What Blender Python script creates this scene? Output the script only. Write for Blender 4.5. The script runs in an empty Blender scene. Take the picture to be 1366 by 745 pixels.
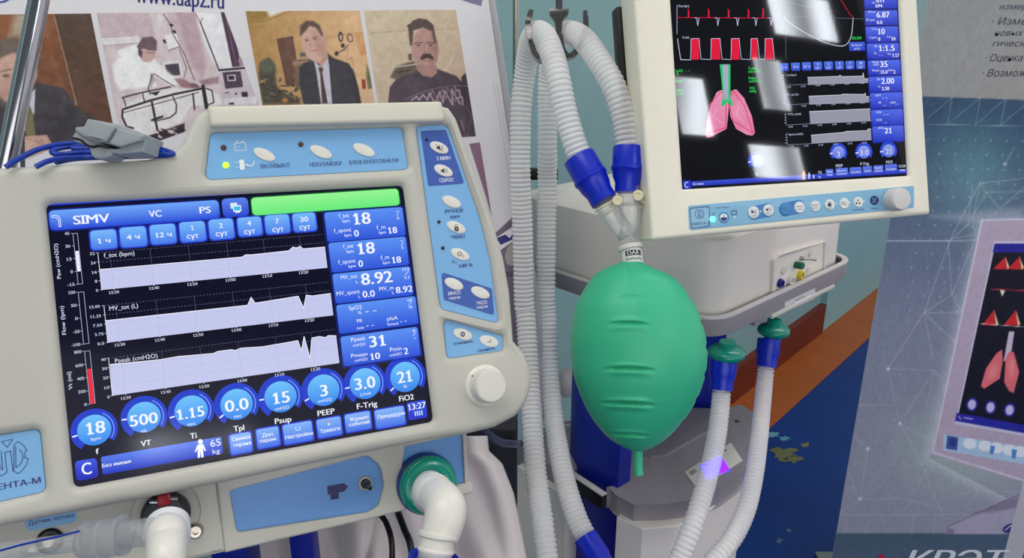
import bpy, bmesh, math, random
import numpy as np
from mathutils import Vector, Matrix, Euler

random.seed(4); np.random.seed(4)
SC = bpy.context.scene
COL = SC.collection
# ------------------------------------------------------------------ camera
F, CX, CY = 1000.0, 683.0, 372.5
PITCH, CAMH = math.radians(19.3), 1.65
cd = bpy.data.cameras.new('camera'); cam = bpy.data.objects.new('camera', cd); COL.objects.link(cam)
cd.sensor_width = 36; cd.lens = 36 * F / 1366; cd.clip_start = 0.02
cam.location = (0, 0, CAMH); cam.rotation_euler = (math.pi / 2 - PITCH, 0, 0)
SC.camera = cam
RC = Euler((math.pi / 2 - PITCH, 0, 0)).to_matrix(); CL = Vector((0, 0, CAMH))
# ------------------------------------------------------------------ light
W = bpy.data.worlds.new('world'); SC.world = W; W.use_nodes = True
W.node_tree.nodes['Background'].inputs[0].default_value = (1.0, 0.975, 0.965, 1)
W.node_tree.nodes['Background'].inputs[1].default_value = 0.74
def area(name, loc, rot, sx, sy, power, col=(1, 1, 1)):
    l = bpy.data.lights.new(name, 'AREA'); l.shape = 'RECTANGLE'; l.size = sx; l.size_y = sy
    l.energy = power; l.color = col
    o = bpy.data.objects.new(name, l); COL.objects.link(o); o.location = loc; o.rotation_euler = rot
    return o
area('ceiling_light', (-0.5, 0.1, 2.95), (0, 0, 0), 1.2, 0.6, 10, (1, 0.985, 0.95))
area('ceiling_light', (1.3, 1.6, 2.95), (0, 0, 0), 1.2, 0.6, 8, (1, 0.985, 0.95))
area('window_light', (0.6, -2.2, 1.9), (math.radians(80), 0, 0), 2.6, 1.5, 24, (1, 0.985, 0.96))  # added front fill lamp, making up for what the rear wall blocks
SC.view_settings.view_transform = 'Standard'; SC.view_settings.look = 'None'
SC.view_settings.gamma = 1; SC.view_settings.use_curve_mapping = False
SC.view_settings.exposure = 0.0

# ------------------------------------------------------------------ pixel to world
def ray(px, py):
    return RC @ Vector(((px - CX) / F, -(py - CY) / F, -1))
def P(px, py, d): return CL + ray(px, py) * d
def onz(px, py, z):
    r = ray(px, py); return CL + r * ((z - CL.z) / r.z)
def crop(x0, y0, s): return lambda x, y: (x0 + x / s, y0 + y / s)
class Frame:
    def __init__(self, O, U, V):
        U = U.normalized(); V = (V - U * V.dot(U)).normalized(); N = U.cross(V)
        self.O, self.U, self.V, self.N = O, U, V, N
        self.M = Matrix(((U.x, V.x, N.x, O.x), (U.y, V.y, N.y, O.y), (U.z, V.z, N.z, O.z), (0, 0, 0, 1)))
        self.I = self.M.inverted()
    def uv(self, p, w=0.0):
        r = ray(*p); o = self.O + self.N * w
        t = (o - CL).dot(self.N) / r.dot(self.N)
        q = CL + r * t - self.O
        return (q.dot(self.U), q.dot(self.V))
    def loc(self, px, py, w=0.0):
        a = self.uv((px, py), w); return Vector((a[0], a[1], w))
    def L(self, v): return self.I @ v          # world -> local

# ------------------------------------------------------------------ materials
def lin(c):
    c = np.asarray(c, float) / 255.0
    return np.where(c <= 0.04045, c / 12.92, ((c + 0.055) / 1.055) ** 2.4)
MATS = {}
def mat(name, rgb, rough=0.5, metal=0.0, trans=0.0, alpha=1.0, noise=0.04, bump=0.0, scale=60, emit=None, es=1.0, spec=0.5, sss=0.0, coat=0.0, ior=1.45):
    if name in MATS: return MATS[name]
    m = bpy.data.materials.new(name); m.use_nodes = True; nt = m.node_tree; b = nt.nodes['Principled BSDF']
    c = lin(rgb)
    b.inputs['Roughness'].default_value = rough; b.inputs['Metallic'].default_value = metal
    b.inputs['Transmission Weight'].default_value = trans; b.inputs['Alpha'].default_value = alpha
    b.inputs['Specular IOR Level'].default_value = spec; b.inputs['IOR'].default_value = ior
    b.inputs['Coat Weight'].default_value = coat
    if sss: b.inputs['Subsurface Weight'].default_value = sss; b.inputs['Subsurface Radius'].default_value = (.01, .01, .01)
    tc = nt.nodes.new('ShaderNodeTexCoord'); nz = nt.nodes.new('ShaderNodeTexNoise'); nz.inputs['Scale'].default_value = scale
    nz.inputs['Detail'].default_value = 3
    nt.links.new(tc.outputs['Object'], nz.inputs['Vector'])
    mx = nt.nodes.new('ShaderNodeMix'); mx.data_type = 'RGBA'
    mx.inputs[6].default_value = (*np.clip(c * (1 - noise), 0, 1), 1); mx.inputs[7].default_value = (*np.clip(c * (1 + noise), 0, 1), 1)
    nt.links.new(nz.outputs['Fac'], mx.inputs[0]); nt.links.new(mx.outputs[2], b.inputs['Base Color'])
    if bump:
        bp = nt.nodes.new('ShaderNodeBump'); bp.inputs['Strength'].default_value = bump; bp.inputs['Distance'].default_value = 0.0006
        nt.links.new(nz.outputs['Fac'], bp.inputs['Height']); nt.links.new(bp.outputs[0], b.inputs['Normal'])
    if emit is not None:
        b.inputs['Emission Color'].default_value = (*lin(emit), 1); b.inputs['Emission Strength'].default_value = es
    MATS[name] = m
    return m
def ink_mat(name, emission, rough=0.5, gain=1.0, spec=0.5):
    if name in MATS: return MATS[name]
    m = bpy.data.materials.new(name); m.use_nodes = True; nt = m.node_tree; b = nt.nodes['Principled BSDF']
    a = nt.nodes.new('ShaderNodeAttribute'); a.attribute_name = 'Col'
    b.inputs['Roughness'].default_value = rough; b.inputs['Specular IOR Level'].default_value = spec
    if emission:
        b.inputs['Base Color'].default_value = (0.004, 0.004, 0.006, 1)
        nt.links.new(a.outputs['Color'], b.inputs['Emission Color']); b.inputs['Emission Strength'].default_value = gain
    else:
        v = nt.nodes.new('ShaderNodeVectorMath'); v.operation = 'SCALE'; v.inputs['Scale'].default_value = gain
        nt.links.new(a.outputs['Color'], v.inputs[0])
        nz = nt.nodes.new('ShaderNodeTexNoise'); nz.inputs['Scale'].default_value = 900; nz.inputs['Detail'].default_value = 1
        mp = nt.nodes.new('ShaderNodeMapRange'); mp.inputs[3].default_value = 0.93; mp.inputs[4].default_value = 1.07
        v2 = nt.nodes.new('ShaderNodeVectorMath'); v2.operation = 'SCALE'
        nt.links.new(nz.outputs['Fac'], mp.inputs[0]); nt.links.new(v.outputs[0], v2.inputs[0]); nt.links.new(mp.outputs[0], v2.inputs['Scale'])
        nt.links.new(v2.outputs[0], b.inputs['Base Color'])
    MATS[name] = m
    return m

# ------------------------------------------------------------------ objects
def link(o, parent=None):
    COL.objects.link(o)
    if parent is not None: o.parent = parent
    return o
def mk(name, verts, faces, m, parent=None, smooth=35):
    me = bpy.data.meshes.new(name); me.from_pydata([tuple(v) for v in verts], [], faces); me.materials.append(m)
    me.validate()
    bm = bmesh.new(); bm.from_mesh(me); bmesh.ops.recalc_face_normals(bm, faces=bm.faces); bm.to_mesh(me); bm.free()
    if smooth:
        me.polygons.foreach_set('use_smooth', [True] * len(me.polygons))
        me.set_sharp_from_angle(angle=math.radians(smooth))
    return link(bpy.data.objects.new(name, me), parent)
def tag(o, label, cat, group=None):
    o['label'] = label; o['category'] = cat
    if group: o['group'] = group
    return o
def thing(name, label, cat, M=None, group=None):
    o = bpy.data.objects.new(name, None); o.empty_display_size = .05; COL.objects.link(o)
    if M is not None: o.matrix_world = M
    return tag(o, label, cat, group)
def fillet(pts, r, seg=6):
    n = len(pts); out = []
    rs = r if isinstance(r, (list, tuple)) else [r] * n
    for i in range(n):
        p = Vector(pts[i]); a = Vector(pts[i - 1]) - p; b = Vector(pts[(i + 1) % n]) - p
        la, lb = a.length, b.length
        if rs[i] <= 0 or la < 1e-9 or lb < 1e-9: out.append(tuple(p)); continue
        a /= la; b /= lb; ang = a.angle(b)
        if ang > math.pi - 0.02: out.append(tuple(p)); continue
        t = min(rs[i] / math.tan(ang / 2), la * .48, lb * .48)
        p0 = p + a * t; p2 = p + b * t
        for k in range(seg + 1):
            s = k / seg; out.append(tuple(p0 * (1 - s) ** 2 + p * 2 * s * (1 - s) + p2 * s * s))
    return out
def area2(p): return sum(p[i - 1][0] * p[i][1] - p[i][0] * p[i - 1][1] for i in range(len(p))) / 2
def plate(name, outlines, w0, w1, bev, m, parent, smooth=40):
    """solid slab in the parent's local XY between w0 and w1, first outline outer, the others holes, rounded edges"""
    cu = bpy.data.curves.new('tmp', 'CURVE'); cu.dimensions = '2D'; cu.fill_mode = 'BOTH'
    for i, pts in enumerate(outlines):
        if (area2(pts) > 0) != (i == 0): pts = pts[::-1]
        s = cu.splines.new('POLY'); s.points.add(len(pts) - 1); s.use_cyclic_u = True
        for q, p in zip(s.points, pts): q.co = (p[0], p[1], 0, 1)
    bev = min(bev, (w1 - w0) / 2)
    cu.extrude = max((w1 - w0) / 2 - bev, 0); cu.bevel_depth = bev; cu.bevel_resolution = 3 if bev > .0008 else 1; cu.offset = -bev
    o = bpy.data.objects.new('tmp', cu)
    me = bpy.data.meshes.new_from_object(o)
    bpy.data.objects.remove(o); bpy.data.curves.remove(cu)
    me.name = name; me.transform(Matrix.Translation((0, 0, (w0 + w1) / 2)))
    me.materials.clear(); me.materials.append(m)
    bm = bmesh.new(); bm.from_mesh(me); bmesh.ops.remove_doubles(bm, verts=bm.verts, dist=1e-6)
    bmesh.ops.recalc_face_normals(bm, faces=bm.faces); bm.to_mesh(me); bm.free()
    me.polygons.foreach_set('use_smooth', [True] * len(me.polygons)); me.set_sharp_from_angle(angle=math.radians(smooth))
    return link(bpy.data.objects.new(name, me), parent)
def catmull(pts, n=12, closed=False):
    pts = [Vector(p) for p in pts]; out = []
    N = len(pts); rng = N if closed else N - 1
    for i in range(rng):
        if closed: a, b, c, d = pts[i - 1], pts[i], pts[(i + 1) % N], pts[(i + 2) % N]
        else: a, b, c, d = pts[max(i - 1, 0)], pts[i], pts[i + 1], pts[min(i + 2, N - 1)]
        for k in range(n):
            t = k / n
            out.append(0.5 * ((2 * b) + (c - a) * t + (2 * a - 5 * b + 4 * c - d) * t * t + (3 * b - a - 3 * c + d) * t ** 3))
    if not closed: out.append(pts[-1].copy())
    return out
def sweep(path, radii, seg=16, caps=True, close=False):
    n = len(path); vs = []; fs = []
    T = [(path[min(i + 1, n - 1)] - path[max(i - 1, 0)]).normalized() for i in range(n)]
    up = Vector((0, 0, 1)) if abs(T[0].z) < .9 else Vector((1, 0, 0))
    X = T[0].cross(up).normalized()
    for i in range(n):
        X = (X - T[i] * X.dot(T[i])).normalized(); Y = T[i].cross(X)
        r = radii[i] if not isinstance(radii, float) else radii
        for k in range(seg):
            a = 2 * math.pi * k / seg; vs.append(path[i] + (X * math.cos(a) + Y * math.sin(a)) * r)
    for i in range(n - 1):
        for k in range(seg):
            k2 = (k + 1) % seg; fs.append((i * seg + k, i * seg + k2, (i + 1) * seg + k2, (i + 1) * seg + k))
    if caps: fs.append(tuple(range(seg - 1, -1, -1))); fs.append(tuple(range((n - 1) * seg, n * seg)))
    return vs, fs
def tube(name, pts, r, m, parent=None, seg=14, smooth=50, n=10, straight=False):
    path = [Vector(p) for p in pts] if straight else catmull(pts, n)
    if not isinstance(r, (int, float)):
        k = len(r) - 1
        if straight: rr = list(r)
        else: rr = [np.interp(i / (len(path) - 1) * k, range(k + 1), r) for i in range(len(path))]
    else: rr = float(r)
    v, f = sweep(path, rr, seg); return mk(name, v, f, m, parent, smooth)
def corrugated(name, pts, r, m, parent=None, pitch=.0064, amp=.0024, seg=24, sub=8):
    base = catmull(pts, 30); L = [0]
    for i in range(1, len(base)): L.append(L[-1] + (base[i] - base[i - 1]).length)
    tot = L[-1]; n = int(tot / pitch * sub); arr = np.array([tuple(b) for b in base]); s = np.linspace(0, tot, n)
    c = np.stack([np.interp(s, L, arr[:, k]) for k in range(3)], 1)
    path = [Vector(q) for q in c]
    rr = [r - amp + amp * abs(math.cos(math.pi * q / pitch)) ** .75 for q in s]
    v, f = sweep(path, rr, seg, caps=False); return mk(name, v, f, m, parent, 0 if False else 70)
def lathe(name, prof, A, B, m, parent=None, seg=40, smooth=40):
    """profile [(radius, distance)] around the axis from A towards B (local coordinates)"""
    A = Vector(A); D = (Vector(B) - A).normalized(); up = Vector((0, 0, 1)) if abs(D.z) < .9 else Vector((1, 0, 0))
    X = D.cross(up).normalized(); Y = D.cross(X); vs = []; fs = []
    for r, h in prof:
        for k in range(seg):
            a = 2 * math.pi * k / seg; vs.append(A + D * h + (X * math.cos(a) + Y * math.sin(a)) * max(r, 1e-5))
    for i in range(len(prof) - 1):
        for k in range(seg):
            k2 = (k + 1) % seg; fs.append((i * seg + k, i * seg + k2, (i + 1) * seg + k2, (i + 1) * seg + k))
    if prof[0] != prof[-1]:
        fs.append(tuple(range(seg))[::-1]); fs.append(tuple(range((len(prof) - 1) * seg, len(prof) * seg)))
    return mk(name, vs, fs, m, parent, smooth)
def box(name, M, sx, sy, sz, m, parent=None, bev=.002, seg=2):
    """box of size s centred at M's origin"""
    bm = bmesh.new(); bmesh.ops.create_cube(bm, size=1, matrix=M @ Matrix.Diagonal((sx, sy, sz, 1)))
    if bev: bmesh.ops.bevel(bm, geom=list(bm.edges), offset=bev, segments=seg, profile=.5, affect='EDGES')
    me = bpy.data.meshes.new(name); bm.to_mesh(me); bm.free(); me.materials.append(m)
    me.polygons.foreach_set('use_smooth', [True] * len(me.polygons)); me.set_sharp_from_angle(angle=math.radians(40))
    return link(bpy.data.objects.new(name, me), parent)
T3 = lambda x, y, z: Matrix.Translation((x, y, z))

# ------------------------------------------------------------------ flat print and lettering
GL = {}
CAP = None
def glyphs(s, bold):
    k = (s, bold)
    if k in GL: return GL[k]
    cu = bpy.data.curves.new('t', 'FONT'); cu.body = s; cu.size = 1; cu.resolution_u = 3
    o = bpy.data.objects.new('t', cu); me = bpy.data.meshes.new_from_object(o)
    v = np.array([tuple(q.co)[:2] for q in me.vertices]) if len(me.vertices) else np.zeros((0, 2))
    f = [tuple(p.vertices) for p in me.polygons]
    bpy.data.objects.remove(o); bpy.data.curves.remove(cu); bpy.data.meshes.remove(me)
    if len(v) and ('1' in s or 'I' in s) and CAP:                       # slab feet and flags on 1 and I as on the device's screen type
        for i, ch in enumerate(s):
            if ch not in '1I': continue
            xr = glyphs(s[:i + 1], -1)[0][:, 0].max() if i + 1 < len(s) else v[:, 0].max(); n = len(v); b = .075
            q = [(xr - .17, 0), (xr + .10, 0), (xr + .10, b), (xr - .17, b)]; q2 = [(xr - .17, CAP - b), (xr + .10, CAP - b), (xr + .10, CAP), (xr - .17, CAP)] if ch == 'I' else [(xr - .20, CAP - .20), (xr - .20, CAP - .11), (xr - .02, CAP), (xr - .07, CAP - .11)]
            if bold == -1: continue
            v = np.concatenate([v, np.array(q), np.array(q2)]); f = f + [tuple(range(n, n + 4)), tuple(range(n + 4, n + 8))]
    if bold in (1, 2, True) and len(v):
        b = .021 if bold == 2 else .018
        n = len(v); v = np.concatenate([v + (dx, 0) for dx in (-b, -b / 3, b / 3, b)]); f = [tuple(i + n * j for i in q) for j in range(4) for q in f]
    GL[k] = (v, f); return GL[k]
CAP = None
CAP = glyphs('H', False)[0][:, 1].max()
class Ink:
    def __init__(s, fr, w=0.0, step=2e-5): s.fr, s.w, s.step = fr, w, step; s.v = []; s.f = []; s.c = []; s.w0 = w
    def _add(s, pts, faces, cols, bolded=False):
        o = len(s.v); nb = len(pts) // 4 if bolded else 10 ** 9; s.v += [(p[0], p[1], s.w + 4e-6 * (i // nb)) for i, p in enumerate(pts)]; s.f += [tuple(o + i for i in f) for f in faces]; s.c += cols; s.w += s.step
    def uvpoly(s, pts, col):
        cols = [tuple(lin(c)) for c in col] if not np.isscalar(col[0]) else [tuple(lin(col))] * len(pts)
        s._add(pts, [tuple(range(len(pts)))], cols)
    def poly(s, pts, col): s.uvpoly([s.fr.uv(p, s.w0) for p in pts], col)
    def rrect(s, tl, br, r, top, bot=None, edge=None):
        a = s.fr.uv(tl, s.w0); b = s.fr.uv(br, s.w0); x0, y1, x1, y0 = a[0], a[1], b[0], b[1]
        k = abs(y1 - y0); r = min(r, .45) * min(k, abs(x1 - x0))
        if edge is not None:
            e = .07 * k
            s.uvpoly(fillet([(x0 - e, y0 - e), (x1 + e, y0 - e), (x1 + e, y1 + e), (x0 - e, y1 + e)], r * 1.2, 4), edge)
        p = fillet([(x0, y0), (x1, y0), (x1, y1), (x0, y1)], r, 4)
        bot = top if bot is None else bot
        t = np.array(top, float); bt = np.array(bot, float)
        s.uvpoly(p, [tuple(bt + (t - bt) * ((q[1] - y0) / (y1 - y0 + 1e-9))) for q in p])
    def ell(s, c, rx, ry=None, rot=0, col=(255, 255, 255), col2=None, n=32):
        ry = rx if ry is None else ry; cr, sr = math.cos(math.radians(rot)), math.sin(math.radians(rot)); pts = []
        for k in range(n):
            a = 2 * math.pi * k / n; x = rx * math.cos(a); y = ry * math.sin(a)
            pts.append((c[0] + x * cr - y * sr, c[1] + x * sr + y * cr))
        if col2 is None: s.poly(pts, col)
        else:
            t = np.array(col, float); b = np.array(col2, float)
            s.poly(pts, [tuple(t + (b - t) * ((p[1] - c[1] + ry) / (2 * ry))) for p in pts])
    def ring(s, c, r0, r1, a0, a1, col, n=30, asp=1.0):
        o = s.fr.uv(c, s.w0); e = s.fr.uv((c[0] + 1, c[1]), s.w0); k = math.hypot(e[0] - o[0], e[1] - o[1]); pts = []
        for i in range(n + 1):
            a = math.radians(a0 + (a1 - a0) * i / n); pts += [(o[0] + k * r0 * math.cos(a), o[1] + k * r0 * math.sin(a) * asp), (o[0] + k * r1 * math.cos(a), o[1] + k * r1 * math.sin(a) * asp)]
        s._add(pts, [(2 * i, 2 * i + 1, 2 * i + 3, 2 * i + 2) for i in range(n)], [tuple(lin(col))] * len(pts))
    def line(s, pts, wpx, col, closed=False):
        q = [Vector(s.fr.uv(p, s.w0)) for p in pts]
        e0 = Vector(s.fr.uv((pts[0][0] + 1, pts[0][1]), s.w0)); w = (e0 - q[0]).length * wpx / 2
        if closed: q = q + [q[0]]
        vs = []; fs = []
        for i in range(len(q) - 1):
            d = q[i + 1] - q[i]
            if d.length < 1e-9: continue
            d.normalize(); nrm = Vector((-d.y, d.x)) * w; a = q[i] - d * w * .5; b = q[i + 1] + d * w * .5; o = len(vs)
            vs += [a + nrm, a - nrm, b - nrm, b + nrm]; fs.append((o, o + 1, o + 2, o + 3))
        s._add([tuple(v) for v in vs], fs, [tuple(lin(col))] * len(vs))
    def text(s, t, pl, pr, hpx, col=(255, 255, 255), bold=False, vert=False, shear=0.0):
        if bold and hpx > 8: bold = 2
        t = t.replace('--', '- -')
        a = Vector(s.fr.uv(pl, s.w0)); b = Vector(s.fr.uv(pr, s.w0)); v, f = glyphs(t, bold)
        if len(v) == 0: return
        m = ((pl[0] + pr[0]) / 2, (pl[1] + pr[1]) / 2)
        e0 = Vector(s.fr.uv(m, s.w0)); e1 = Vector(s.fr.uv((m[0], m[1] + 1) if not vert else (m[0] + 1, m[1]), s.w0))
        k = (e1 - e0).length * hpx / CAP
        x0, x1 = v[:, 0].min(), v[:, 0].max()
        if not vert:
            sx = (b.x - a.x) / (x1 - x0); y = (a.y + b.y) / 2
            pts = [(a.x + (p[0] - x0) * sx + shear * p[1] * k, y + (p[1] - CAP / 2) * k) for p in v]
        else:
            sx = (b.y - a.y) / (x1 - x0); x = (a.x + b.x) / 2
            pts = [(x - (p[1] - CAP / 2) * k, a.y + (p[0] - x0) * sx) for p in v]
        s._add(pts, f, [tuple(lin(col))] * len(pts), bool(bold))
    def build(s, name, m, parent):
        me = bpy.data.meshes.new(name); me.from_pydata(s.v, [], s.f); me.materials.append(m)
        at = me.color_attributes.new('Col', 'FLOAT_COLOR', 'POINT')
        at.data.foreach_set('color', np.concatenate([np.array(s.c), np.ones((len(s.c), 1))], 1).ravel())
        bm = bmesh.new(); bm.from_mesh(me)
        bmesh.ops.triangulate(bm, faces=[f for f in bm.faces if len(f.verts) > 4])
        for f in bm.faces:
            f.normal_update()
            if f.normal.z < 0: f.normal_flip()
        bm.to_mesh(me); bm.free()
        return link(bpy.data.objects.new(name, me), parent)
class Raster:
    """flat print: a fine vertex grid over a quad, painted in photograph coordinates"""
    def __init__(s, fr, quad, nx, ny, w, base):
        s.fr, s.w, s.nx, s.ny = fr, w, nx, ny
        a, b, c, d = [np.array(q, float) for q in quad]           # TL TR BR BL
        u = np.linspace(0, 1, nx)[None, :, None]; v = np.linspace(0, 1, ny)[:, None, None]
        g = (a * (1 - u) + b * u) * (1 - v) + (d * (1 - u) + c * u) * v
        s.X, s.Y = g[..., 0], g[..., 1]; s.C = np.ones((ny, nx, 3)) * np.array(base, float)
    def mix(s, m, col): s.C = s.C * (1 - m[..., None]) + np.array(col, float) * m[..., None]
    def ell(s, cx, cy, rx, ry, rot, col, soft=.15, op=1.0):
        c, n = math.cos(math.radians(rot)), math.sin(math.radians(rot)); dx, dy = s.X - cx, s.Y - cy
        r = np.hypot((dx * c + dy * n) / rx, (-dx * n + dy * c) / ry); s.mix(np.clip((1 + soft / 2 - r) / soft, 0, 1) * op, col)
    def sd(s, pts):
        p = np.array(pts, float); d = np.full(s.X.shape, 1e9); ins = np.zeros(s.X.shape, bool)
        for i in range(len(p)):
            a, b = p[i - 1], p[i]; e = b - a; wx, wy = s.X - a[0], s.Y - a[1]
            t = np.clip((wx * e[0] + wy * e[1]) / max(e @ e, 1e-9), 0, 1); d = np.minimum(d, np.hypot(wx - e[0] * t, wy - e[1] * t))
            c = ((a[1] > s.Y) != (b[1] > s.Y)); xi = a[0] + (s.Y - a[1]) / (b[1] - a[1] + 1e-12) * (b[0] - a[0]); ins ^= c & (s.X < xi)
        return np.where(ins, -d, d)
    def poly(s, pts, col, soft=1.0, op=1.0): s.mix(np.clip(.5 - s.sd(pts) / soft, 0, 1) * op, col)
    def line(s, pts, w, col, op=1.0, soft=1.0):
        d = np.full(s.X.shape, 1e9)
        for a, b in zip(pts[:-1], pts[1:]):
            a = np.array(a, float); e = np.array(b, float) - a; wx, wy = s.X - a[0], s.Y - a[1]
            t = np.clip((wx * e[0] + wy * e[1]) / max(e @ e, 1e-9), 0, 1); d = np.minimum(d, np.hypot(wx - e[0] * t, wy - e[1] * t))
        s.mix(np.clip(.5 - (d - w / 2) / soft, 0, 1) * op, col)
    def grad(s, x0, y0, c0, x1, y1, c1, mask=None, op=1.0):
        t = np.clip(((s.X - x0) * (x1 - x0) + (s.Y - y0) * (y1 - y0)) / ((x1 - x0) ** 2 + (y1 - y0) ** 2), 0, 1)[..., None]
        col = np.array(c0, float) * (1 - t) + np.array(c1, float) * t
        m = (np.ones(s.X.shape) if mask is None else mask)[..., None] * op; s.C = s.C * (1 - m) + col * m
    def noise(s, amp, cell):
        h, w = s.X.shape; gy, gx = int(h / cell) + 3, int(w / cell) + 3; g = np.random.rand(gy, gx)
        y = np.arange(h) / cell; x = np.arange(w) / cell; yi, xi = y.astype(int), x.astype(int); fy, fx = (y - yi)[:, None], (x - xi)[None]
        n = (g[yi][:, xi] * (1 - fx) + g[yi][:, xi + 1] * fx) * (1 - fy) + (g[yi + 1][:, xi] * (1 - fx) + g[yi + 1][:, xi + 1] * fx) * fy
        s.C = s.C + ((n - .5) * 2 * amp)[..., None]
    def build(s, name, m, parent):
        ny, nx = s.ny, s.nx; fr = s.fr
        d = np.stack([(s.X - CX) / F, -(s.Y - CY) / F, -np.ones_like(s.X)], -1) @ np.array(RC).T
        N = np.array(fr.N); o = np.array(fr.O + fr.N * s.w) - np.array(CL); t = (o @ N) / (d @ N)
        q = d * t[..., None] + np.array(CL) - np.array(fr.O)
        co = np.stack([q @ np.array(fr.U), q @ np.array(fr.V), np.full(s.X.shape, s.w)], -1).reshape(-1, 3)
        i = np.arange(nx * ny).reshape(ny, nx); fc = np.stack([i[1:, :-1], i[1:, 1:], i[:-1, 1:], i[:-1, :-1]], -1).reshape(-1, 4)
        me = bpy.data.meshes.new(name); me.vertices.add(len(co)); me.vertices.foreach_set('co', co.ravel())
        me.loops.add(fc.size); me.loops.foreach_set('vertex_index', fc.ravel().astype(np.int32))
        me.polygons.add(len(fc)); me.polygons.foreach_set('loop_start', np.arange(0, fc.size, 4, dtype=np.int32))
        me.update(calc_edges=True); me.materials.append(m)
        at = me.color_attributes.new('Col', 'FLOAT_COLOR', 'POINT'); c = lin(np.clip(s.C, 0, 255)).reshape(-1, 3)
        at.data.foreach_set('color', np.concatenate([c, np.ones((len(c), 1))], 1).ravel())
        return link(bpy.data.objects.new(name, me), parent)
# ------------------------------------------------------------------ materials used
CASE = mat('case_plastic', (192, 190, 180), .45, noise=.02, scale=300, bump=.15)
IVORY = mat('ivory_plastic', (212, 209, 194), .4, noise=.02)
CASE2 = mat('white_case', (246, 240, 222), .4, noise=.02)
BODYW = mat('body_white', (232, 224, 218), .4, noise=.02)
PANELB = mat('panel_blue', (122, 178, 226), .45, noise=.03, scale=200)
DARKB = mat('inlay_blue', (52, 88, 172), .4, noise=.03)
MEMB = mat('membrane_white', (228, 225, 215), .45, noise=.02)
BLACK = mat('black_plastic', (18, 18, 20), .4)
DARK = mat('dark_grey', (62, 62, 68), .45)
GREYT = mat('tray_grey', (150, 143, 150), .5, noise=.04)
GREYL = mat('rim_light_grey', (205, 200, 200), .45)
NAVYI = mat('tray_inside', (58, 60, 82), .6)
CUFFB = mat('blue_rubber', (8, 38, 190), .32, noise=.03)
COLB = mat('blue_column', (10, 30, 140), .35, noise=.05)
HOSE = mat('hose_plastic', (255, 252, 252), .15, trans=.12, alpha=.62, noise=.01, ior=1.3)
CLEAR = mat('clear_plastic', (250, 252, 252), .04, trans=.8, alpha=.55, noise=0, ior=1.4)
CREAM = mat('cream_rubber', (228, 218, 185), .5)
WHITEP = mat('white_plastic', (220, 217, 208), .3, noise=.01)
GREENB = mat('green_bag', (58, 188, 142), .42, noise=.03, scale=20)
GREENF = mat('green_filter', (12, 140, 120), .22, noise=.04, coat=.3)
CHROME = mat('chrome', (176, 176, 184), .12, metal=1.0, noise=.02)
STEEL = mat('steel', (185, 178, 170), .28, metal=1.0)
CLOTH = mat('white_cloth', (216, 206, 206), .9, noise=.05, scale=500, bump=.3)
SENS = mat('sensor_grey', (152, 158, 162), .55, bump=.3, scale=400)
CABLE = mat('cable_blue', (12, 52, 158), .35)
SCR = ink_mat('screen_picture', True, .10, 1.0, .10)
INK = ink_mat('printed_ink', False, .45, 1.0)
GLASS = mat('screen_panel', (6, 6, 12), .1)
NAVY = (28, 34, 110)
# ------------------------------------------------------------------ setting
def wallmat(name, c1, c2, sc, rough=.6, c3=None, thr=.62, scale3=3):
    m = bpy.data.materials.new(name); m.use_nodes = True; nt = m.node_tree; b = nt.nodes['Principled BSDF']; b.inputs['Roughness'].default_value = rough; b.inputs['Specular IOR Level'].default_value = .2
    tc = nt.nodes.new('ShaderNodeTexCoord'); n = nt.nodes.new('ShaderNodeTexNoise'); n.inputs['Scale'].default_value = sc; n.inputs['Detail'].default_value = 6
    nt.links.new(tc.outputs['Object'], n.inputs['Vector']); mx = nt.nodes.new('ShaderNodeMix'); mx.data_type = 'RGBA'
    mx.inputs[6].default_value = (*lin(c1), 1); mx.inputs[7].default_value = (*lin(c2), 1); nt.links.new(n.outputs['Fac'], mx.inputs[0])
    out = mx.outputs[2]
    if c3 is not None:
        n2 = nt.nodes.new('ShaderNodeTexNoise'); n2.inputs['Scale'].default_value = scale3; n2.inputs['Detail'].default_value = 8; nt.links.new(tc.outputs['Object'], n2.inputs['Vector'])
        r = nt.nodes.new('ShaderNodeMapRange'); r.inputs[1].default_value = thr; r.inputs[2].default_value = thr + .03; nt.links.new(n2.outputs['Fac'], r.inputs[0])
        m2 = nt.nodes.new('ShaderNodeMix'); m2.data_type = 'RGBA'; m2.inputs[7].default_value = (*lin(c3), 1)
        nt.links.new(out, m2.inputs[6]); nt.links.new(r.outputs[0], m2.inputs[0]); out = m2.outputs[2]
    nt.links.new(out, b.inputs['Base Color'])
    bp = nt.nodes.new('ShaderNodeBump'); bp.inputs['Strength'].default_value = .25; bp.inputs['Distance'].default_value = .004
    nt.links.new(n.outputs['Fac'], bp.inputs['Height']); nt.links.new(bp.outputs[0], b.inputs['Normal'])
    return m
TEAL = wallmat('teal_paint', (130, 166, 168), (146, 182, 182), 14, .5)
FLOORM = wallmat('blue_floor_paint', (2, 40, 106), (6, 56, 132), 5, .45, (96, 118, 110), .70, 4)
BROWN = wallmat('brown_floor_paint', (150, 78, 34), (176, 96, 44), 6, .5)
BROWN2 = wallmat('brown_skirting', (96, 36, 26), (118, 48, 32), 6, .4)
def struct(o): o['kind'] = 'structure'; return o
pw = onz(1172, 378, 0); az = math.radians(41.8)
wd = Vector((math.sin(az), math.cos(az), 0)); wn = Vector((wd.y, -wd.x, 0))          # wn points into the room
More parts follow.
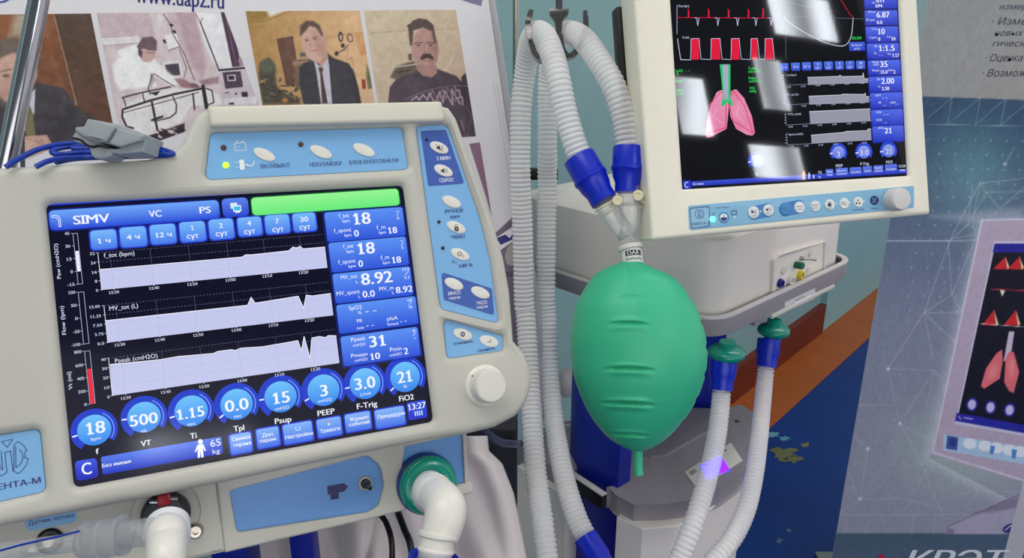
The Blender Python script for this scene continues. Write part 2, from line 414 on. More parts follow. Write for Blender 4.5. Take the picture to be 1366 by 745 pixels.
def slab(name, a, b, z0, z1, t, m):                                       # vertical wall between plan points, thickness away from wn
    vs = [a, b, b - wn * t, a - wn * t]; v = [Vector((q.x, q.y, z)) for z in (z0, z1) for q in vs]
    return struct(mk(name, v, [(0, 1, 2, 3), (4, 5, 6, 7), (0, 1, 5, 4), (1, 2, 6, 5), (2, 3, 7, 6), (3, 0, 4, 7)], m, smooth=0))
wa, wb = pw - wd * 6.6, pw + wd * 2.5
slab('wall_back', wa, wb, 0, 3.0, .12, TEAL)
v = [(-5, -3.6, 0), (6, -3.6, 0), (6, 7, 0), (-5, 7, 0), (-5, -3.6, -.1), (6, -3.6, -.1), (6, 7, -.1), (-5, 7, -.1)]
struct(mk('floor', v, [(0, 1, 2, 3), (4, 5, 6, 7), (0, 1, 5, 4), (1, 2, 6, 5), (2, 3, 7, 6), (3, 0, 4, 7)], FLOORM, smooth=0))
pbr = onz(1100, 505.5, 0); bw = (pbr - pw).dot(wn)
def strip(name, s0, s1, d0, d1, z0, z1, m):
    q = [pw + wd * s0 + wn * d0, pw + wd * s1 + wn * d0, pw + wd * s1 + wn * d1, pw + wd * s0 + wn * d1]
    v = [Vector((p.x, p.y, z)) for z in (z0, z1) for p in q]
    return struct(mk(name, v, [(0, 1, 2, 3), (4, 5, 6, 7), (0, 1, 5, 4), (1, 2, 6, 5), (2, 3, 7, 6), (3, 0, 4, 7)], m, smooth=0))
strip('trim_1', -6.5, 2.5, .0, bw, -.01, .004, BROWN)
sA = (onz(1090, 443, 0) - pw).dot(wd)
strip('baseboard_back', -6.5, sA, .0, .035, 0, .17, BROWN2)
# flush service hatch that meets the floor where the skirting stops
HATCH = wallmat('hatch_paint', (132, 176, 182), (146, 188, 194), 9, .45)
hp = strip('door_1', sA + .012, sA + 1.15, .0, .03, .006, .92, HATCH)
lk = pw + wd * (sA + .1) + wn * .03
lathe('lock', [(.001, 0), (.012, 0), (.012, .004), (.009, .006), (.001, .006)], hp.matrix_world.inverted() @ (lk + Vector((0, 0, .42))), hp.matrix_world.inverted() @ (lk + wn + Vector((0, 0, .42))), STEEL, hp, 16)
# worn patches in the floor paint
FLO = bpy.data.objects['floor']
for cx_, cy_, rx_, ry_, c_ in ((1046, 606, 21, 10, (98, 102, 66)), (1060, 612, 14, 6, (98, 102, 66)), (1030, 580, 9, 5, (90, 150, 176)), (1046, 585, 8, 3.5, (80, 140, 170)), (1075, 594, 7, 4, (110, 110, 72)), (1040, 722, 5, 4, (70, 100, 130)), (1052, 708, 4, 3, (70, 100, 130))):
    pts = []
    for k_ in range(26):
        a_ = 2 * math.pi * k_ / 26; q_ = random.uniform(.45, 1.15); pts.append(tuple(onz(cx_ + rx_ * q_ * math.cos(a_), cy_ + ry_ * q_ * math.sin(a_), .0015)))
    mk('worn_patch', pts + [(p[0], p[1], 0.0) for p in pts], [tuple(range(26))] + [(i, (i + 1) % 26, 26 + (i + 1) % 26, 26 + i) for i in range(26)], mat('worn_%d_%d' % (c_[0], c_[1]), c_, .7, noise=.15), FLO, 0)
# wall behind the camera with its windows (most show as reflections in the right-hand screen)
LIT = mat('window_daylight', (250, 250, 250), .5, emit=(235, 242, 250), es=26)
yr = -3.2
WALLR = wallmat('rear_wall_paint', (120, 132, 132), (132, 146, 146), 8, .7)
v = [(-5, yr, 0), (6, yr, 0), (6, yr, 5.8), (-5, yr, 5.8), (-5, yr - .1, 0), (6, yr - .1, 0), (6, yr - .1, 5.8), (-5, yr - .1, 5.8)]
struct(mk('wall_rear', v, [(0, 1, 2, 3), (4, 5, 6, 7), (0, 1, 5, 4), (1, 2, 6, 5), (2, 3, 7, 6), (3, 0, 4, 7)], WALLR, smooth=0))

FRM = mat('window_frame_white', (225, 225, 222), .5)
nt = LIT.node_tree; tcn = nt.nodes.new('ShaderNodeTexCoord'); wv = nt.nodes.new('ShaderNodeTexWave'); wv.bands_direction = 'X'; wv.inputs['Scale'].default_value = .55; wv.inputs['Distortion'].default_value = 3; wv.inputs['Detail'].default_value = 2
mr = nt.nodes.new('ShaderNodeMapRange'); mr.inputs[3].default_value = 12; mr.inputs[4].default_value = 46
nt.links.new(tcn.outputs['Object'], wv.inputs['Vector']); nt.links.new(wv.outputs['Fac'], mr.inputs[0]); nt.links.new(mr.outputs[0], nt.nodes['Principled BSDF'].inputs['Emission Strength'])
for i, (x0, x1, z0, z1) in enumerate(((3.45, 3.78, 3.78, 4.33), (4.40, 4.72, 4.10, 4.62), (4.13, 4.70, 3.42, 3.73), (4.75, 5.55, 4.92, 5.40), (.75, 1.35, 2.56, 2.66))):  # last, low pane stands in for a lamp mirrored in the left screen
    xc, zc_, w_, h_ = (x0 + x1) / 2, (z0 + z1) / 2, x1 - x0, z1 - z0
    fr_ = struct(mk('window_%d' % (i + 1), *(lambda o, q: ([(x, y, z) for y in (yr + .002, yr + .03) for x, z in o + q], [(0, 1, 5, 4), (1, 2, 6, 5), (2, 3, 7, 6), (3, 0, 4, 7), (8, 9, 13, 12), (9, 10, 14, 13), (10, 11, 15, 14), (11, 8, 12, 15), (0, 1, 9, 8), (1, 2, 10, 9), (2, 3, 11, 10), (3, 0, 8, 11), (4, 5, 13, 12), (5, 6, 14, 13), (6, 7, 15, 14), (7, 4, 12, 15)]))([(x0 - .04, z0 - .04), (x1 + .04, z0 - .04), (x1 + .04, z1 + .04), (x0 - .04, z1 + .04)], [(x0, z0), (x1, z0), (x1, z1), (x0, z1)]), FRM, smooth=0))
    box('pane', T3(xc, yr + .012, zc_), w_, .01, h_, LIT, fr_, 0)
# ================================================================== LEFT VENTILATOR
SIDE = []
U1 = RC @ Vector((2584, 294, -1000)).normalized(); V1 = RC @ Vector((-2573, 19172, -1000)).normalized()
F1 = Frame(P(100, 645, .50), U1, V1)
vent = thing('ventilator', 'grey-white ventilator with blue touch screen, blue keypads and round knob in the foreground', 'ventilator', F1.M)
g = F1.uv
TH = .052
hull = [(-70, 226), (0, 222), (196, 211), (228, 203), (243, 190), (255, 160), (266, 147), (285, 141), (585, 138), (600, 142), (610, 156), (622, 190), (640, 240), (660, 296), (674, 345), (682, 390), (686, 440), (687, 455), (700, 470), (710, 493), (711, 515), (704, 538), (690, 556), (662, 571), (621, 581), (570, 588), (430, 617), (299, 645), (105, 684), (0, 704), (-70, 718)]
hullL = [g(p) for p in hull]
def rr(fr, pts, r, seg=6, w=0): return fillet([fr.uv(p, w) for p in pts], r, seg)
scr = rr(F1, [(60, 272), (538, 247), (579, 563), (98, 652)], .0045)
T = crop(260, 130, 4.553); S1 = crop(550, 160, 5.733); S2 = crop(560, 280, 5.32); S3 = crop(570, 410, 3.92); LG = crop(0, 570, 4.967)
topp = rr(F1, [T(95, 210), T(1262, 175), T(1302, 428), T(62, 492)], .0045)
sidep = rr(F1, [(557, 167), (598, 164.5), (641.6, 290), (656, 350), (667, 431), (590, 412), (573, 288)], [.004, .007, .01, .01, .003, .006, .01])
panp = rr(F1, [S3(92, 62), S3(402, 150), S3(402, 225), S3(112, 268)], .0035)
logp = rr(F1, [(-52, 590), LG(252, 17), LG(293, 432), (-44, 680)], .0045)
housing = plate('monitor_housing', [hullL, scr, topp, sidep, panp, logp], -TH, 0, .0065, CASE, vent)
# bevelled backing shell behind the openings
plate('rear_shell', [[(x * .985 + .002, y * .985 + .001) for x, y in hullL]], -TH - .02, -.006, .004, CASE, vent)
# ivory strip along the top edge
F1h = F1
plate('top_strip', [rr(F1, [(276, 142), (589, 135), (593, 157), (591, 162), (282, 169), (279, 160)], .002, w=.004)], -.03, .005, .0025, IVORY, vent)
def recessed(name, outl, m, depth=-.0045, lay=.001):
    return plate(name, [outl], depth - lay, depth, .0, m, vent)
# --- panels
pt = recessed('keypad_panel', topp, PANELB); ps = recessed('keypad_panel', sidep, PANELB)
pp = recessed('keypad_panel', panp, PANELB); pl_ = recessed('emblem_plate', logp, PANELB)
WP = -.0044
def oval(c, rx, ry, rot, parent, m=MEMB, name='membrane_key'):
    q = []
    cr, sr = math.cos(math.radians(rot)), math.sin(math.radians(rot))
    for k in range(28):
        a = 2 * math.pi * k / 28; x = rx * math.cos(a); y = ry * math.sin(a); q.append(F1.uv((c[0] + x * cr - y * sr, c[1] + x * sr + y * cr), -.004))
    return plate(name, [q], -.0046, -.0036, .0004, m, parent)
def led(c, r, parent, m, name='indicator_lamp'):
    a = F1.loc(*c, -.0044); lathe(name, [(r, 0), (r, .0008), (r * .6, .0013), (.0001, .0015)], a, a + Vector((0, 0, 1)), m, parent, 16)
LEDOFF = mat('lamp_off', (70, 45, 42), .25); LEDON = mat('lamp_green', (120, 230, 40), .3, emit=(150, 255, 30), es=2.5); HOLE = mat('lamp_hole', (30, 34, 52), .3)
for c in ((421, 347), (765, 331), (1026, 319)): oval(T(*c), 15.6, 7.0, 24, pt)
led(T(174, 306), .0021, pt, LEDOFF); led(T(188, 413), .0022, pt, LEDON); led(T(643, 286), .0020, pt, LEDOFF)
ink = Ink(F1, WP)
ink.text('ВКЛ/ВЫКЛ', T(400, 420), T(575, 412), 5.4, NAVY, True); ink.text('НЕБУЛАЙЗЕР', T(697, 410), T(892, 402), 5.2, NAVY, True)
ink.text('БЛОК.КНОП.ПАНЕЛИ', T(938, 397), T(1235, 383), 5.0, NAVY, True)
WI = (235, 240, 245)
ink.line([T(240, 280), T(305, 275), T(312, 322), T(245, 325)], .8, WI, True); ink.line([T(250, 278), T(249, 268), T(262, 267), T(263, 277)], .8, WI); ink.line([T(284, 276), T(283, 267), T(296, 266), T(297, 275)], .8, WI)
ink.line([T(258, 300), T(270, 299)], .6, WI)
ink.poly([T(268, 380), T(298, 378), T(303, 438), T(275, 441)], WI); ink.line([T(246, 396), T(270, 394)], 1, WI); ink.line([T(250, 426), T(274, 424)], 1, WI)
ink.line([T(302, 410), T(318, 408), T(322, 416), T(345, 416), T(355, 408), T(360, 388)], 1.6, WI)
ink.build('key_lettering', INK, pt)
# side keypad
plate('dark_key_field', [rr(F1, [S1(62, 85), S1(258, 76), S1(398, 488), S1(122, 508)], .0022, w=WP)], -.0045, -.0043, 0, DARKB, ps)
plate('dark_key_field', [rr(F1, [S2(152, 442), S2(512, 560), S2(530, 752), S2(170, 640)], .0025, w=WP)], -.0045, -.0043, 0, DARKB, ps)
for c in (S1(205, 212), S1(238, 388), S1(300, 627), S2(258, 124), S2(286, 316), S2(242, 527), S2(430, 588)): oval(c, 13.2, 6.9, 24, ps)
for c in (S1(110, 152), S2(135, 87), S2(163, 272)): led(c, .0014, ps, HOLE)
ink = Ink(F1, -.0042); WT = (232, 236, 245)
ink.text('2 МИН', S1(185, 297), S1(290, 290), 4.6, WT, True); ink.text('СБРОС', S1(208, 465), S1(317, 457), 4.6, WT, True)
ink.text('РУЧНОЙ', S1(250, 703), S1(387, 693), 4.6, NAVY, True); ink.text('вдох', S2(215, 50), S2(285, 44), 3.9, NAVY, True)
ink.text('ЭКРАН', S2(220, 197), S2(320, 189), 4.6, NAVY, True); ink.text('O', S2(228, 371), S2(248, 370), 3.8, NAVY, True); ink.text('2', S2(252, 377), S2(262, 376), 2.4, NAVY, True)
ink.text('100 %', S2(277, 400), S2(375, 391), 4.2, NAVY, True)
ink.text('ИНСП', S2(202, 596), S2(288, 588), 4.4, WT, True); ink.text('пауза', S2(207, 628), S2(286, 621), 3.6, WT, True)
ink.text('ЭКСП', S2(400, 665), S2(475, 658), 4.4, WT, True); ink.text('пауза', S2(403, 693), S2(480, 686), 3.6, WT, True)
ink.build('key_lettering', INK, ps)
ink = Ink(F1, -.00355); BK = (30, 30, 35)
for c, x in ((S1(205, 212), 1), (S1(238, 388), 0)):
    ink.poly([(c[0] - 3.5, c[1] - 1), (c[0] - 1.6, c[1] - 1), (c[0] + .8, c[1] - 3.6), (c[0] + 1.6, c[1] + 3.8), (c[0] - 1.2, c[1] + 1.8), (c[0] - 3.2, c[1] + 1.6)], BK)
    ink.line([(c[0] + 2.6, c[1] - 2), (c[0] + 3.2, c[1]), (c[0] + 3, c[1] + 2)], .6, BK); ink.line([(c[0] + 4, c[1] - 3), (c[0] + 5, c[1]), (c[0] + 4.6, c[1] + 3)], .6, BK)
    if x: ink.line([(c[0] - 4, c[1] - 4), (c[0] + 4.5, c[1] + 5)], .8, BK)
c = S2(260, 130); ink.rrect((c[0] - 3, c[1] - 1.5), (c[0] + 3.2, c[1] + 4), .3, BK); ink.ring((c[0] - .2, c[1] - 2), 1.7, 2.6, 0, 180, (110, 120, 110)); ink.ell((c[0], c[1] + 1), .9, col=(220, 220, 215))
ink.text('O', S2(266, 315), S2(298, 313), 5.6, BK); ink.text('2', S2(302, 327), S2(312, 326), 3, BK)
ink.build('key_symbols', INK, ps)
for c in (S3(185, 142), S3(323, 178)): oval(c, 13, 7.2, 18, pp)
ink = Ink(F1, -.0042); ink.text('отменить', S3(135, 191), S3(240, 179), 3.6, NAVY, True); ink.text('принять', S3(265, 227), S3(355, 215), 3.6, NAVY, True); ink.build('key_lettering', INK, pp)
ink = Ink(F1, -.00355); c = S3(185, 142); ink.ell(c, 3.1, 3.4, 0, (25, 25, 70)); ink.line([(c[0] - 1.5, c[1] - 1.5), (c[0] + 1.5, c[1] + 1.5)], .6, WI); ink.line([(c[0] + 1.5, c[1] - 1.5), (c[0] - 1.5, c[1] + 1.5)], .6, WI)
c = S3(323, 178); ink.line([(c[0] + 2, c[1] - 2.5), (c[0] + 2, c[1] + 1), (c[0] - 2, c[1] + 1.5)], .8, BK); ink.build('key_symbols', INK, pp)
# emblem
def emblem(ink, C, w, col, s=1.0):
    ink.line([C(10, 97), C(85, 82), C(48, 135)], w, col, True)
    ink.line([C(100, 112), C(120, 96), C(155, 122), C(180, 156), C(165, 163), C(165, 205), C(186, 208), C(176, 250), C(150, 285), C(122, 310), C(84, 290), C(92, 290), C(92, 125)], w, col, True)
    ink.line([C(128, 148), C(150, 178), C(152, 205), C(140, 240), C(105, 272), C(104, 130)], w, col)
    ink.line([C(32, 168), C(46, 300), C(8, 325), C(-20, 310)], w, col); ink.line([C(32, 168), C(70, 160), C(86, 292)], w, col)
    ink.line([C(-8, 140), C(0, 270), C(18, 285), C(8, 160)], w, col); ink.line([C(-90, 130), C(-60, 110), C(-40, 130), C(-30, 300), C(-50, 330), C(-85, 300), C(-110, 240), C(-95, 180)], w, col, True)
ink = Ink(F1, WP); emblem(ink, LG, 1.1, NAVY); ink.text('АВЕНТА-М', (-26, 655), LG(270, 349), 7.6, NAVY, True); ink.build('emblem_print', INK, pl_)
# knob
kb = F1.loc(647, 515, 0)
F1k = kb + Vector((.0006, .0003, 0)); kr = .0162
lathe('knob_base', [(kr + .0008, -.003), (kr + .0008, .0008), (kr, .002), (kr - .003, .0032), (.004, .0034)], kb, kb + Vector((0, 0, 1)), MEMB, vent, 56)
kn = lathe('knob', [(.0142, .002), (.0134, .007), (.0131, .014), (.0127, .0155), (.0117, .0163), (.0112, .0161), (.0109, .0164), (.0001, .0165)], kb, kb + Vector((0, 0, 1)), WHITEP, vent, 56)
lathe('knob_mark', [(.0006, .0), (.0006, .0008), (.0001, .0009)], F1.loc(630, 502, .0032), F1.loc(630, 502, .0032) + Vector((0, 0, 1)), BLACK, vent, 8)

# --- screen of the left ventilator
screen = plate('screen', [rr(F1, [(52, 266), (545, 240), (588, 570), (92, 660)], .002, w=-.004)], -.008, -.0045, 0, GLASS, vent)
SW = -.0044
A = crop(60, 240, 3.921); B = crop(320, 240, 3.921); C = crop(60, 430, 3.386); D = crop(320, 430, 3.386)
WH = (240, 244, 255); LB = (96, 150, 245); MB_ = (60, 100, 225); DB = (32, 56, 190); NV = (8, 8, 30)
bg = Ink(F1, SW - .00003); bg.poly([(54, 268), (544, 242), (586, 568), (94, 658)], (10, 10, 34)); bg.poly([(58, 262), (543, 242), (543, 246), (60, 275)], (30, 60, 210)); bg.build('display_background', SCR, screen)
TL_ = lambda a, b: (a, b)
def sub(name, fn, w=SW, fr=F1, par=screen):
    k = Ink(fr, w); fn(k); return k.build(name, SCR, par)
def f_(k):
    k.rrect(A(18, 162), A(917, 203), .25, (110, 165, 250), (36, 70, 215), (20, 30, 120))
    k.text('SIMV', A(147, 213), A(338, 198), 11.4, WH, True); k.text('VC', A(543, 180), A(610, 175), 8.6, WH, True); k.text('PS', A(808, 160), A(867, 156), 8.6, WH, True)
    k.line([A(36, 196), A(58, 198), A(68, 205), A(72, 215), A(74, 246), A(84, 245), A(80, 205), A(72, 192), A(56, 186), A(36, 188)], .9, WH, True)
sub('mode_bar', f_)
def f_(k):
    k.rrect(A(922, 100), A(1070, 188), .25, (90, 130, 235), (40, 70, 205))
    k.rrect(A(968, 122), A(1008, 150), .1, (225, 235, 245), (190, 220, 245)); k.rrect(A(982, 135), A(1028, 165), .1, (240, 246, 250)); k.rrect(A(987, 140), A(1024, 160), .1, (60, 190, 230)); k.rrect(A(995, 166), A(1020, 172), .1, (235, 240, 250))
sub('window_icon_key', f_)
sub('alarm_bar', lambda k: (k.rrect(B(57, 95), B(838, 133), .25, (150, 245, 150), (100, 235, 120), (20, 90, 40))))
keys = [(A(234, 268), A(380, 357), '1 ч', None, A(277, 322), A(342, 316), 0), (A(388, 252), A(537, 345), '4 ч', None, A(427, 302), A(495, 297), 0), (A(545, 238), A(690, 330), '12 ч', None, A(578, 291), A(662, 284), 0),
        (A(700, 224), A(845, 318), '1', 'сут', A(765, 252), A(776, 251), (A(742, 297), A(803, 292))), (A(853, 210), A(993, 305), '2', 'сут', A(911, 240), A(930, 239), (A(893, 284), A(955, 279))),
        (B(-16, 200), B(120, 288), '4', 'сут', B(38, 228), B(58, 227), (B(22, 272), B(80, 268))), (B(127, 188), B(266, 276), '7', 'сут', B(186, 217), B(204, 215), (B(170, 262), B(228, 257))), (B(272, 178), B(403, 265), '30', 'сут', B(315, 208), B(357, 205), (B(312, 250), B(368, 245)))]
for tl, br, t1, t2, l1, r1, s2 in keys:
    def f_(k):
        k.rrect(tl, br, .2, (120, 185, 250), (70, 120, 235), (40, 60, 200))
        k.text(t1, l1, r1, 6.4, WH, True)
        if t2: k.text(t2, s2[0], s2[1], 6.6, WH, True)
    sub('period_key', f_)
def tile(tl, br, texts, fr=F1, par=screen, w=SW, top=(92, 145, 245), bot=(44, 82, 215)):
    k = Ink(fr, w); k.rrect(tl, br, .1, top, bot, (20, 30, 110))
    for t in texts: k.text(t[0], t[1], t[2], t[3], WH, len(t) > 4)
    return k
tiles = [
 (B(440, 172), B(868, 292), [('f_tot', B(517, 190), B(570, 184), 5.2), ('bpm', B(537, 216), B(575, 213), 3.8), ('18', B(594, 207), B(683, 198), 15, 1), ('f_spont', B(492, 267), B(582, 261), 5.2), ('bpm', B(547, 291), B(583, 288), 3.8), ('0', B(597, 281), B(622, 279), 8.5, 1), ('f_m', B(715, 250), B(760, 246), 5.2), ('bpm', B(727, 277), B(763, 273), 3.8), ('18', B(776, 266), B(822, 262), 8.2, 1), ('-', B(818, 163), B(832, 162), 5), ('0', B(822, 202), B(832, 201), 3.6)]),
 (B(462, 332), B(886, 446), [('f_tot', B(540, 350), B(593, 345), 5.2), ('bpm', B(558, 376), B(595, 373), 3.8), ('18', B(617, 362), B(705, 354), 15, 1), ('f_spont', B(514, 430), B(605, 425), 5.2), ('bpm', B(568, 453), B(606, 450), 3.8), ('0', B(619, 440), B(644, 438), 8.5, 1), ('f_m', B(736, 408), B(780, 404), 5.2), ('bpm', B(748, 435), B(785, 431), 3.8), ('18', B(796, 421), B(843, 417), 8.2, 1), ('-', B(840, 317), B(852, 316), 5), ('0', B(845, 356), B(855, 355), 3.6)]),
 (B(483, 494), B(908, 603), [('MV_tot', B(528, 512), B(613, 503), 5.2), ('L', B(607, 535), B(618, 534), 3.8), ('8.92', B(633, 520), B(798, 507), 15, 1), ('MV_spont', B(505, 595), B(627, 585), 5.2), ('L', B(620, 612), B(630, 611), 3.8), ('0.0', B(641, 600), B(706, 595), 8.5, 1), ('MV_m', B(729, 571), B(803, 565), 5.2), ('L', B(796, 590), B(805, 589), 3.8), ('8.92', B(815, 577), B(903, 570), 8.2, 1), ('13.0', B(848, 470), B(886, 467), 3.4), ('5.3', B(860, 513), B(885, 510), 3.4)]),
 (B(503, 657), D(808, 8), [('SpO2', B(570, 672), B(637, 666), 5.2), ('%', B(617, 697), B(637, 695), 3.8), ('--', B(655, 687), B(715, 682), 6, 1), ('PR', B(612, 739), B(640, 737), 4.6), ('/min', D(527, 28), D(560, 24), 3.8), ('--', D(570, 15), D(605, 12), 5, 1), ('plsA', B(770, 728), B(825, 721), 4.8), ('%mod', D(665, 10), D(715, 6), 3.6), ('--', B(838, 740), B(870, 737), 5, 1), ('100', B(875, 632), B(900, 630), 3.4), ('90', B(883, 668), B(902, 666), 3.4)]),
 (D(453, 67), D(818, 150), [('Ppeak', D(502, 80), D(567, 72), 5.2), ('cmH2O', D(510, 106), D(568, 98), 3.8), ('31', D(584, 90), D(658, 81), 14.5, 1), ('Pmean', D(502, 152), D(575, 144), 5.2), ('cmH2O', D(518, 174), D(577, 166), 3.8), ('10', D(590, 157), D(633, 151), 8.4, 1), ('Pmin', D(678, 125), D(730, 118), 5.2), ('cmH2O', D(676, 150), D(732, 142), 3.8), ('2', D(740, 132), D(760, 130), 8.4, 1), ('40', D(778, 40), D(792, 38), 3.4), ('-', D(785, 72), D(794, 71), 4)])]
SL = [(B(822, 190), B(828, 172)), (B(845, 345), B(851, 327)), (B(862, 500), B(882, 478)), (B(883, 656), B(897, 640)), (D(783, 62), D(792, 46))]
for (tl, br, tx), sl in zip(tiles, SL):
    k = tile(tl, br, tx); k.line(list(sl), .6, WH); k.build('reading_tile', SCR, screen)
# bar gauges
GR = (130, 140, 190)
def gauge(tl, br, fl, fb, col, labels, title, ticks):
    def f_(k):
        (x0, y1), (x1, y0) = F1.uv(tl, SW), F1.uv(br, SW); e = .00022
        k.uvpoly([(x0, y0), (x1, y0), (x1, y1), (x0, y1)], (205, 215, 250)); k.uvpoly([(x0 + e, y0 + e), (x1 - e, y0 + e), (x1 - e, y1 - e), (x0 + e, y1 - e)], NV)
        if fl is not None:
            a = y0 + (y1 - y0) * fb[0]; b = y0 + (y1 - y0) * fb[1]; k.uvpoly([(x0 + e * 2, a), (x1 - e * 2, a), (x1 - e * 2, b), (x0 + e * 2, b)], col)
            for i in range(1, 6): yy = a + (b - a) * i / 6; k.uvpoly([(x0 + e * 2, yy), (x1 - e * 2, yy), (x1 - e * 2, yy + e * .5), (x0 + e * 2, yy + e * .5)], (150, 150, 190) if col[1] > 100 else (160, 20, 40))
        for t in ticks: yy = y0 + (y1 - y0) * t; k.uvpoly([(x0 - .0012, yy), (x0, yy), (x0, yy + e), (x0 - .0012, yy + e)], (205, 215, 250))
        for t, l, r in labels: k.text(t, l, r, 3.9, (215, 222, 250))
        k.text(title[0], title[1], title[2], 5.2, (225, 230, 250), vert=True)
    sub('bar_gauge', f_)
gauge(A(145, 281), A(198, 545), 1, (.25, .65), (240, 244, 255), [('45', A(103, 283), A(127, 281)), ('30', A(107, 350), A(132, 347)), ('15', A(113, 418), A(140, 414)), ('0', A(134, 482), A(147, 481)), ('-15', A(118, 551), A(155, 547))], ('Paw (cmH2O)', A(72, 518), A(59, 335)), (0, .25, .5, .75, 1))
gauge(A(173, 589), C(200, 97), None, None, None, [('100', A(122, 592), A(158, 588)), ('50', A(137, 660), A(165, 656)), ('0', A(158, 727), A(172, 726)), ('-50', C(128, 45), C(157, 42)), ('-100', C(120, 105), C(160, 100))], ('Flow (lpm)', C(88, 57), A(86, 662)), (0, .25, .5, .75, 1))
gauge(C(178, 132), C(228, 368), 1, (.0, .66), (235, 40, 60), [('800', C(132, 137), C(165, 133)), ('600', C(138, 198), C(172, 194)), ('400', C(145, 257), C(177, 254)), ('200', C(150, 316), C(184, 312)), ('0', C(178, 373), C(190, 372))], ('Vt (ml)', C(117, 305), C(107, 225)), (0, .25, .5, .75, 1))
def graph(areap, base0, ttl, labels, times, top):
    def f_(k):
        lo = F1.uv(base0[0], SW); x0 = lo[0]; y0 = lo[1]; x1 = F1.uv(base0[1], SW)[0]; yt = F1.uv(top, SW)[1]; e = .00016
        xs = [F1.uv(((a[1][0] + a[2][0]) / 2, (a[1][1] + a[2][1]) / 2), SW)[0] for a in times]
        pts = [F1.uv(p, SW) for p in areap]
        k.uvpoly([(x0, y0)] + pts + [(pts[-1][0], y0)], (196, 200, 236))
        k.line(areap, 1.0, (245, 248, 255))
        for i in range(1, 5):
            yy = y0 + (yt - y0) * i / 4
            n = 70
            for j in range(n): xa = x0 + (x1 - x0) * j / n; k.v += [(xa, yy, k.w), (xa + (x1 - x0) / n * .5, yy, k.w), (xa + (x1 - x0) / n * .5, yy + e, k.w), (xa, yy + e, k.w)]; o = len(k.v) - 4; k.f.append((o, o + 1, o + 2, o + 3)); k.c += [tuple(lin((140, 145, 195)))] * 4
        for x in xs:
            n = 22
            for j in range(n): ya = y0 + (yt - y0) * j / n; k.v += [(x, ya, k.w), (x + e, ya, k.w), (x + e, ya + (yt - y0) / n * .55, k.w), (x, ya + (yt - y0) / n * .55, k.w)]; o = len(k.v) - 4; k.f.append((o, o + 1, o + 2, o + 3)); k.c += [tuple(lin((140, 145, 195)))] * 4
            k.uvpoly([(x, y0 - .0010), (x + e * 1.6, y0 - .0010), (x + e * 1.6, y0 + .0005), (x, y0 + .0005)], WH)
        k.w += k.step; k.uvpoly([(x0 - e, y0 - .0002), (x0 + e, y0 - .0002), (x0 + e, yt), (x0 - e, yt)], WH)
        for i in range(5): yy = y0 + (yt - y0) * i / 4; k.uvpoly([(x0 - .0012, yy), (x0, yy), (x0, yy + e * 1.3), (x0 - .0012, yy + e * 1.3)], WH)
        for t, l, r in labels: k.text(t, l, r, 3.6, (215, 222, 250))
        for t, l, r in times: k.text(t, l, r, 3.6, (225, 230, 250))
        k.text(ttl[0], ttl[1], ttl[2], 5.6, (225, 230, 250))
    sub('trend_graph', f_)
graph([A(287, 470), A(1030, 405), A(1050, 393), B(60, 393), B(255, 372), B(278, 352), B(295, 357), B(315, 348), B(330, 362), B(445, 352)], (A(297, 577), B(458, 452)), ('f_tot (bpm)', A(308, 397), A(468, 384)),
      [('32', A(235, 388), A(260, 386)), ('24', A(240, 437), A(265, 434)), ('16', A(245, 486), A(272, 483)), ('8', A(262, 532), A(274, 531)), ('0', A(267, 580), A(278, 579))],
      [('12:30', A(335, 591), A(388, 587)), ('12:40', A(545, 569), A(597, 565)), ('12:50', A(745, 549), A(798, 544)), ('13:00', A(945, 527), A(997, 522)), ('13:10', B(118, 506), B(168, 502)), ('13:20', B(308, 487), B(357, 483))], A(283, 383))
graph([A(315, 738), A(1060, 657), A(1078, 615), A(1099, 646), B(290, 612), B(305, 610), B(333, 672), B(347, 604), B(380, 608), B(475, 595)], (C(284, 93), B(490, 697)), ('MV_tot (L)', A(337, 673), A(487, 660)),
      [('15.00', A(232, 668), A(287, 662)), ('11.25', A(237, 718), A(293, 712)), ('7.50', C(217, 17), C(258, 13)), ('3.75', C(225, 57), C(265, 53)), ('0.0', C(238, 99), C(268, 96))],
      [('12:30', C(315, 104), C(362, 100)), ('12:40', C(497, 82), C(542, 78)), ('12:50', C(670, 60), C(715, 56)), ('13:00', C(843, 38), C(887, 34)), ('13:10', D(130, 16), D(173, 12)), ('13:20', B(340, 738), B(388, 733))], A(308, 660))
graph([C(293, 192), C(400, 182), C(520, 170), C(600, 156), C(760, 142), C(780, 133), C(840, 125), C(860, 128), C(885, 118), D(100, 112), D(200, 95), D(262, 84), D(278, 130), D(290, 65), D(317, 165), D(325, 72), D(360, 65), D(385, 70), D(400, 61), D(435, 62)], (C(305, 333), D(450, 180)), ('Ppeak (cmH2O)', C(317, 175), C(508, 152)),
      [('40', C(253, 171), C(275, 168)), ('30', C(258, 212), C(280, 209)), ('20', C(262, 254), C(285, 251)), ('10', C(267, 298), C(290, 295)), ('0', C(282, 339), C(293, 338))],
      [('12:30', C(343, 345), C(388, 340)), ('12:40', C(524, 318), C(568, 313)), ('12:50', C(697, 293), C(742, 288)), ('13:00', C(870, 267), C(913, 262)), ('13:10', D(157, 240), D(200, 235)), ('13:20', D(320, 216), D(362, 210))], C(290, 163))
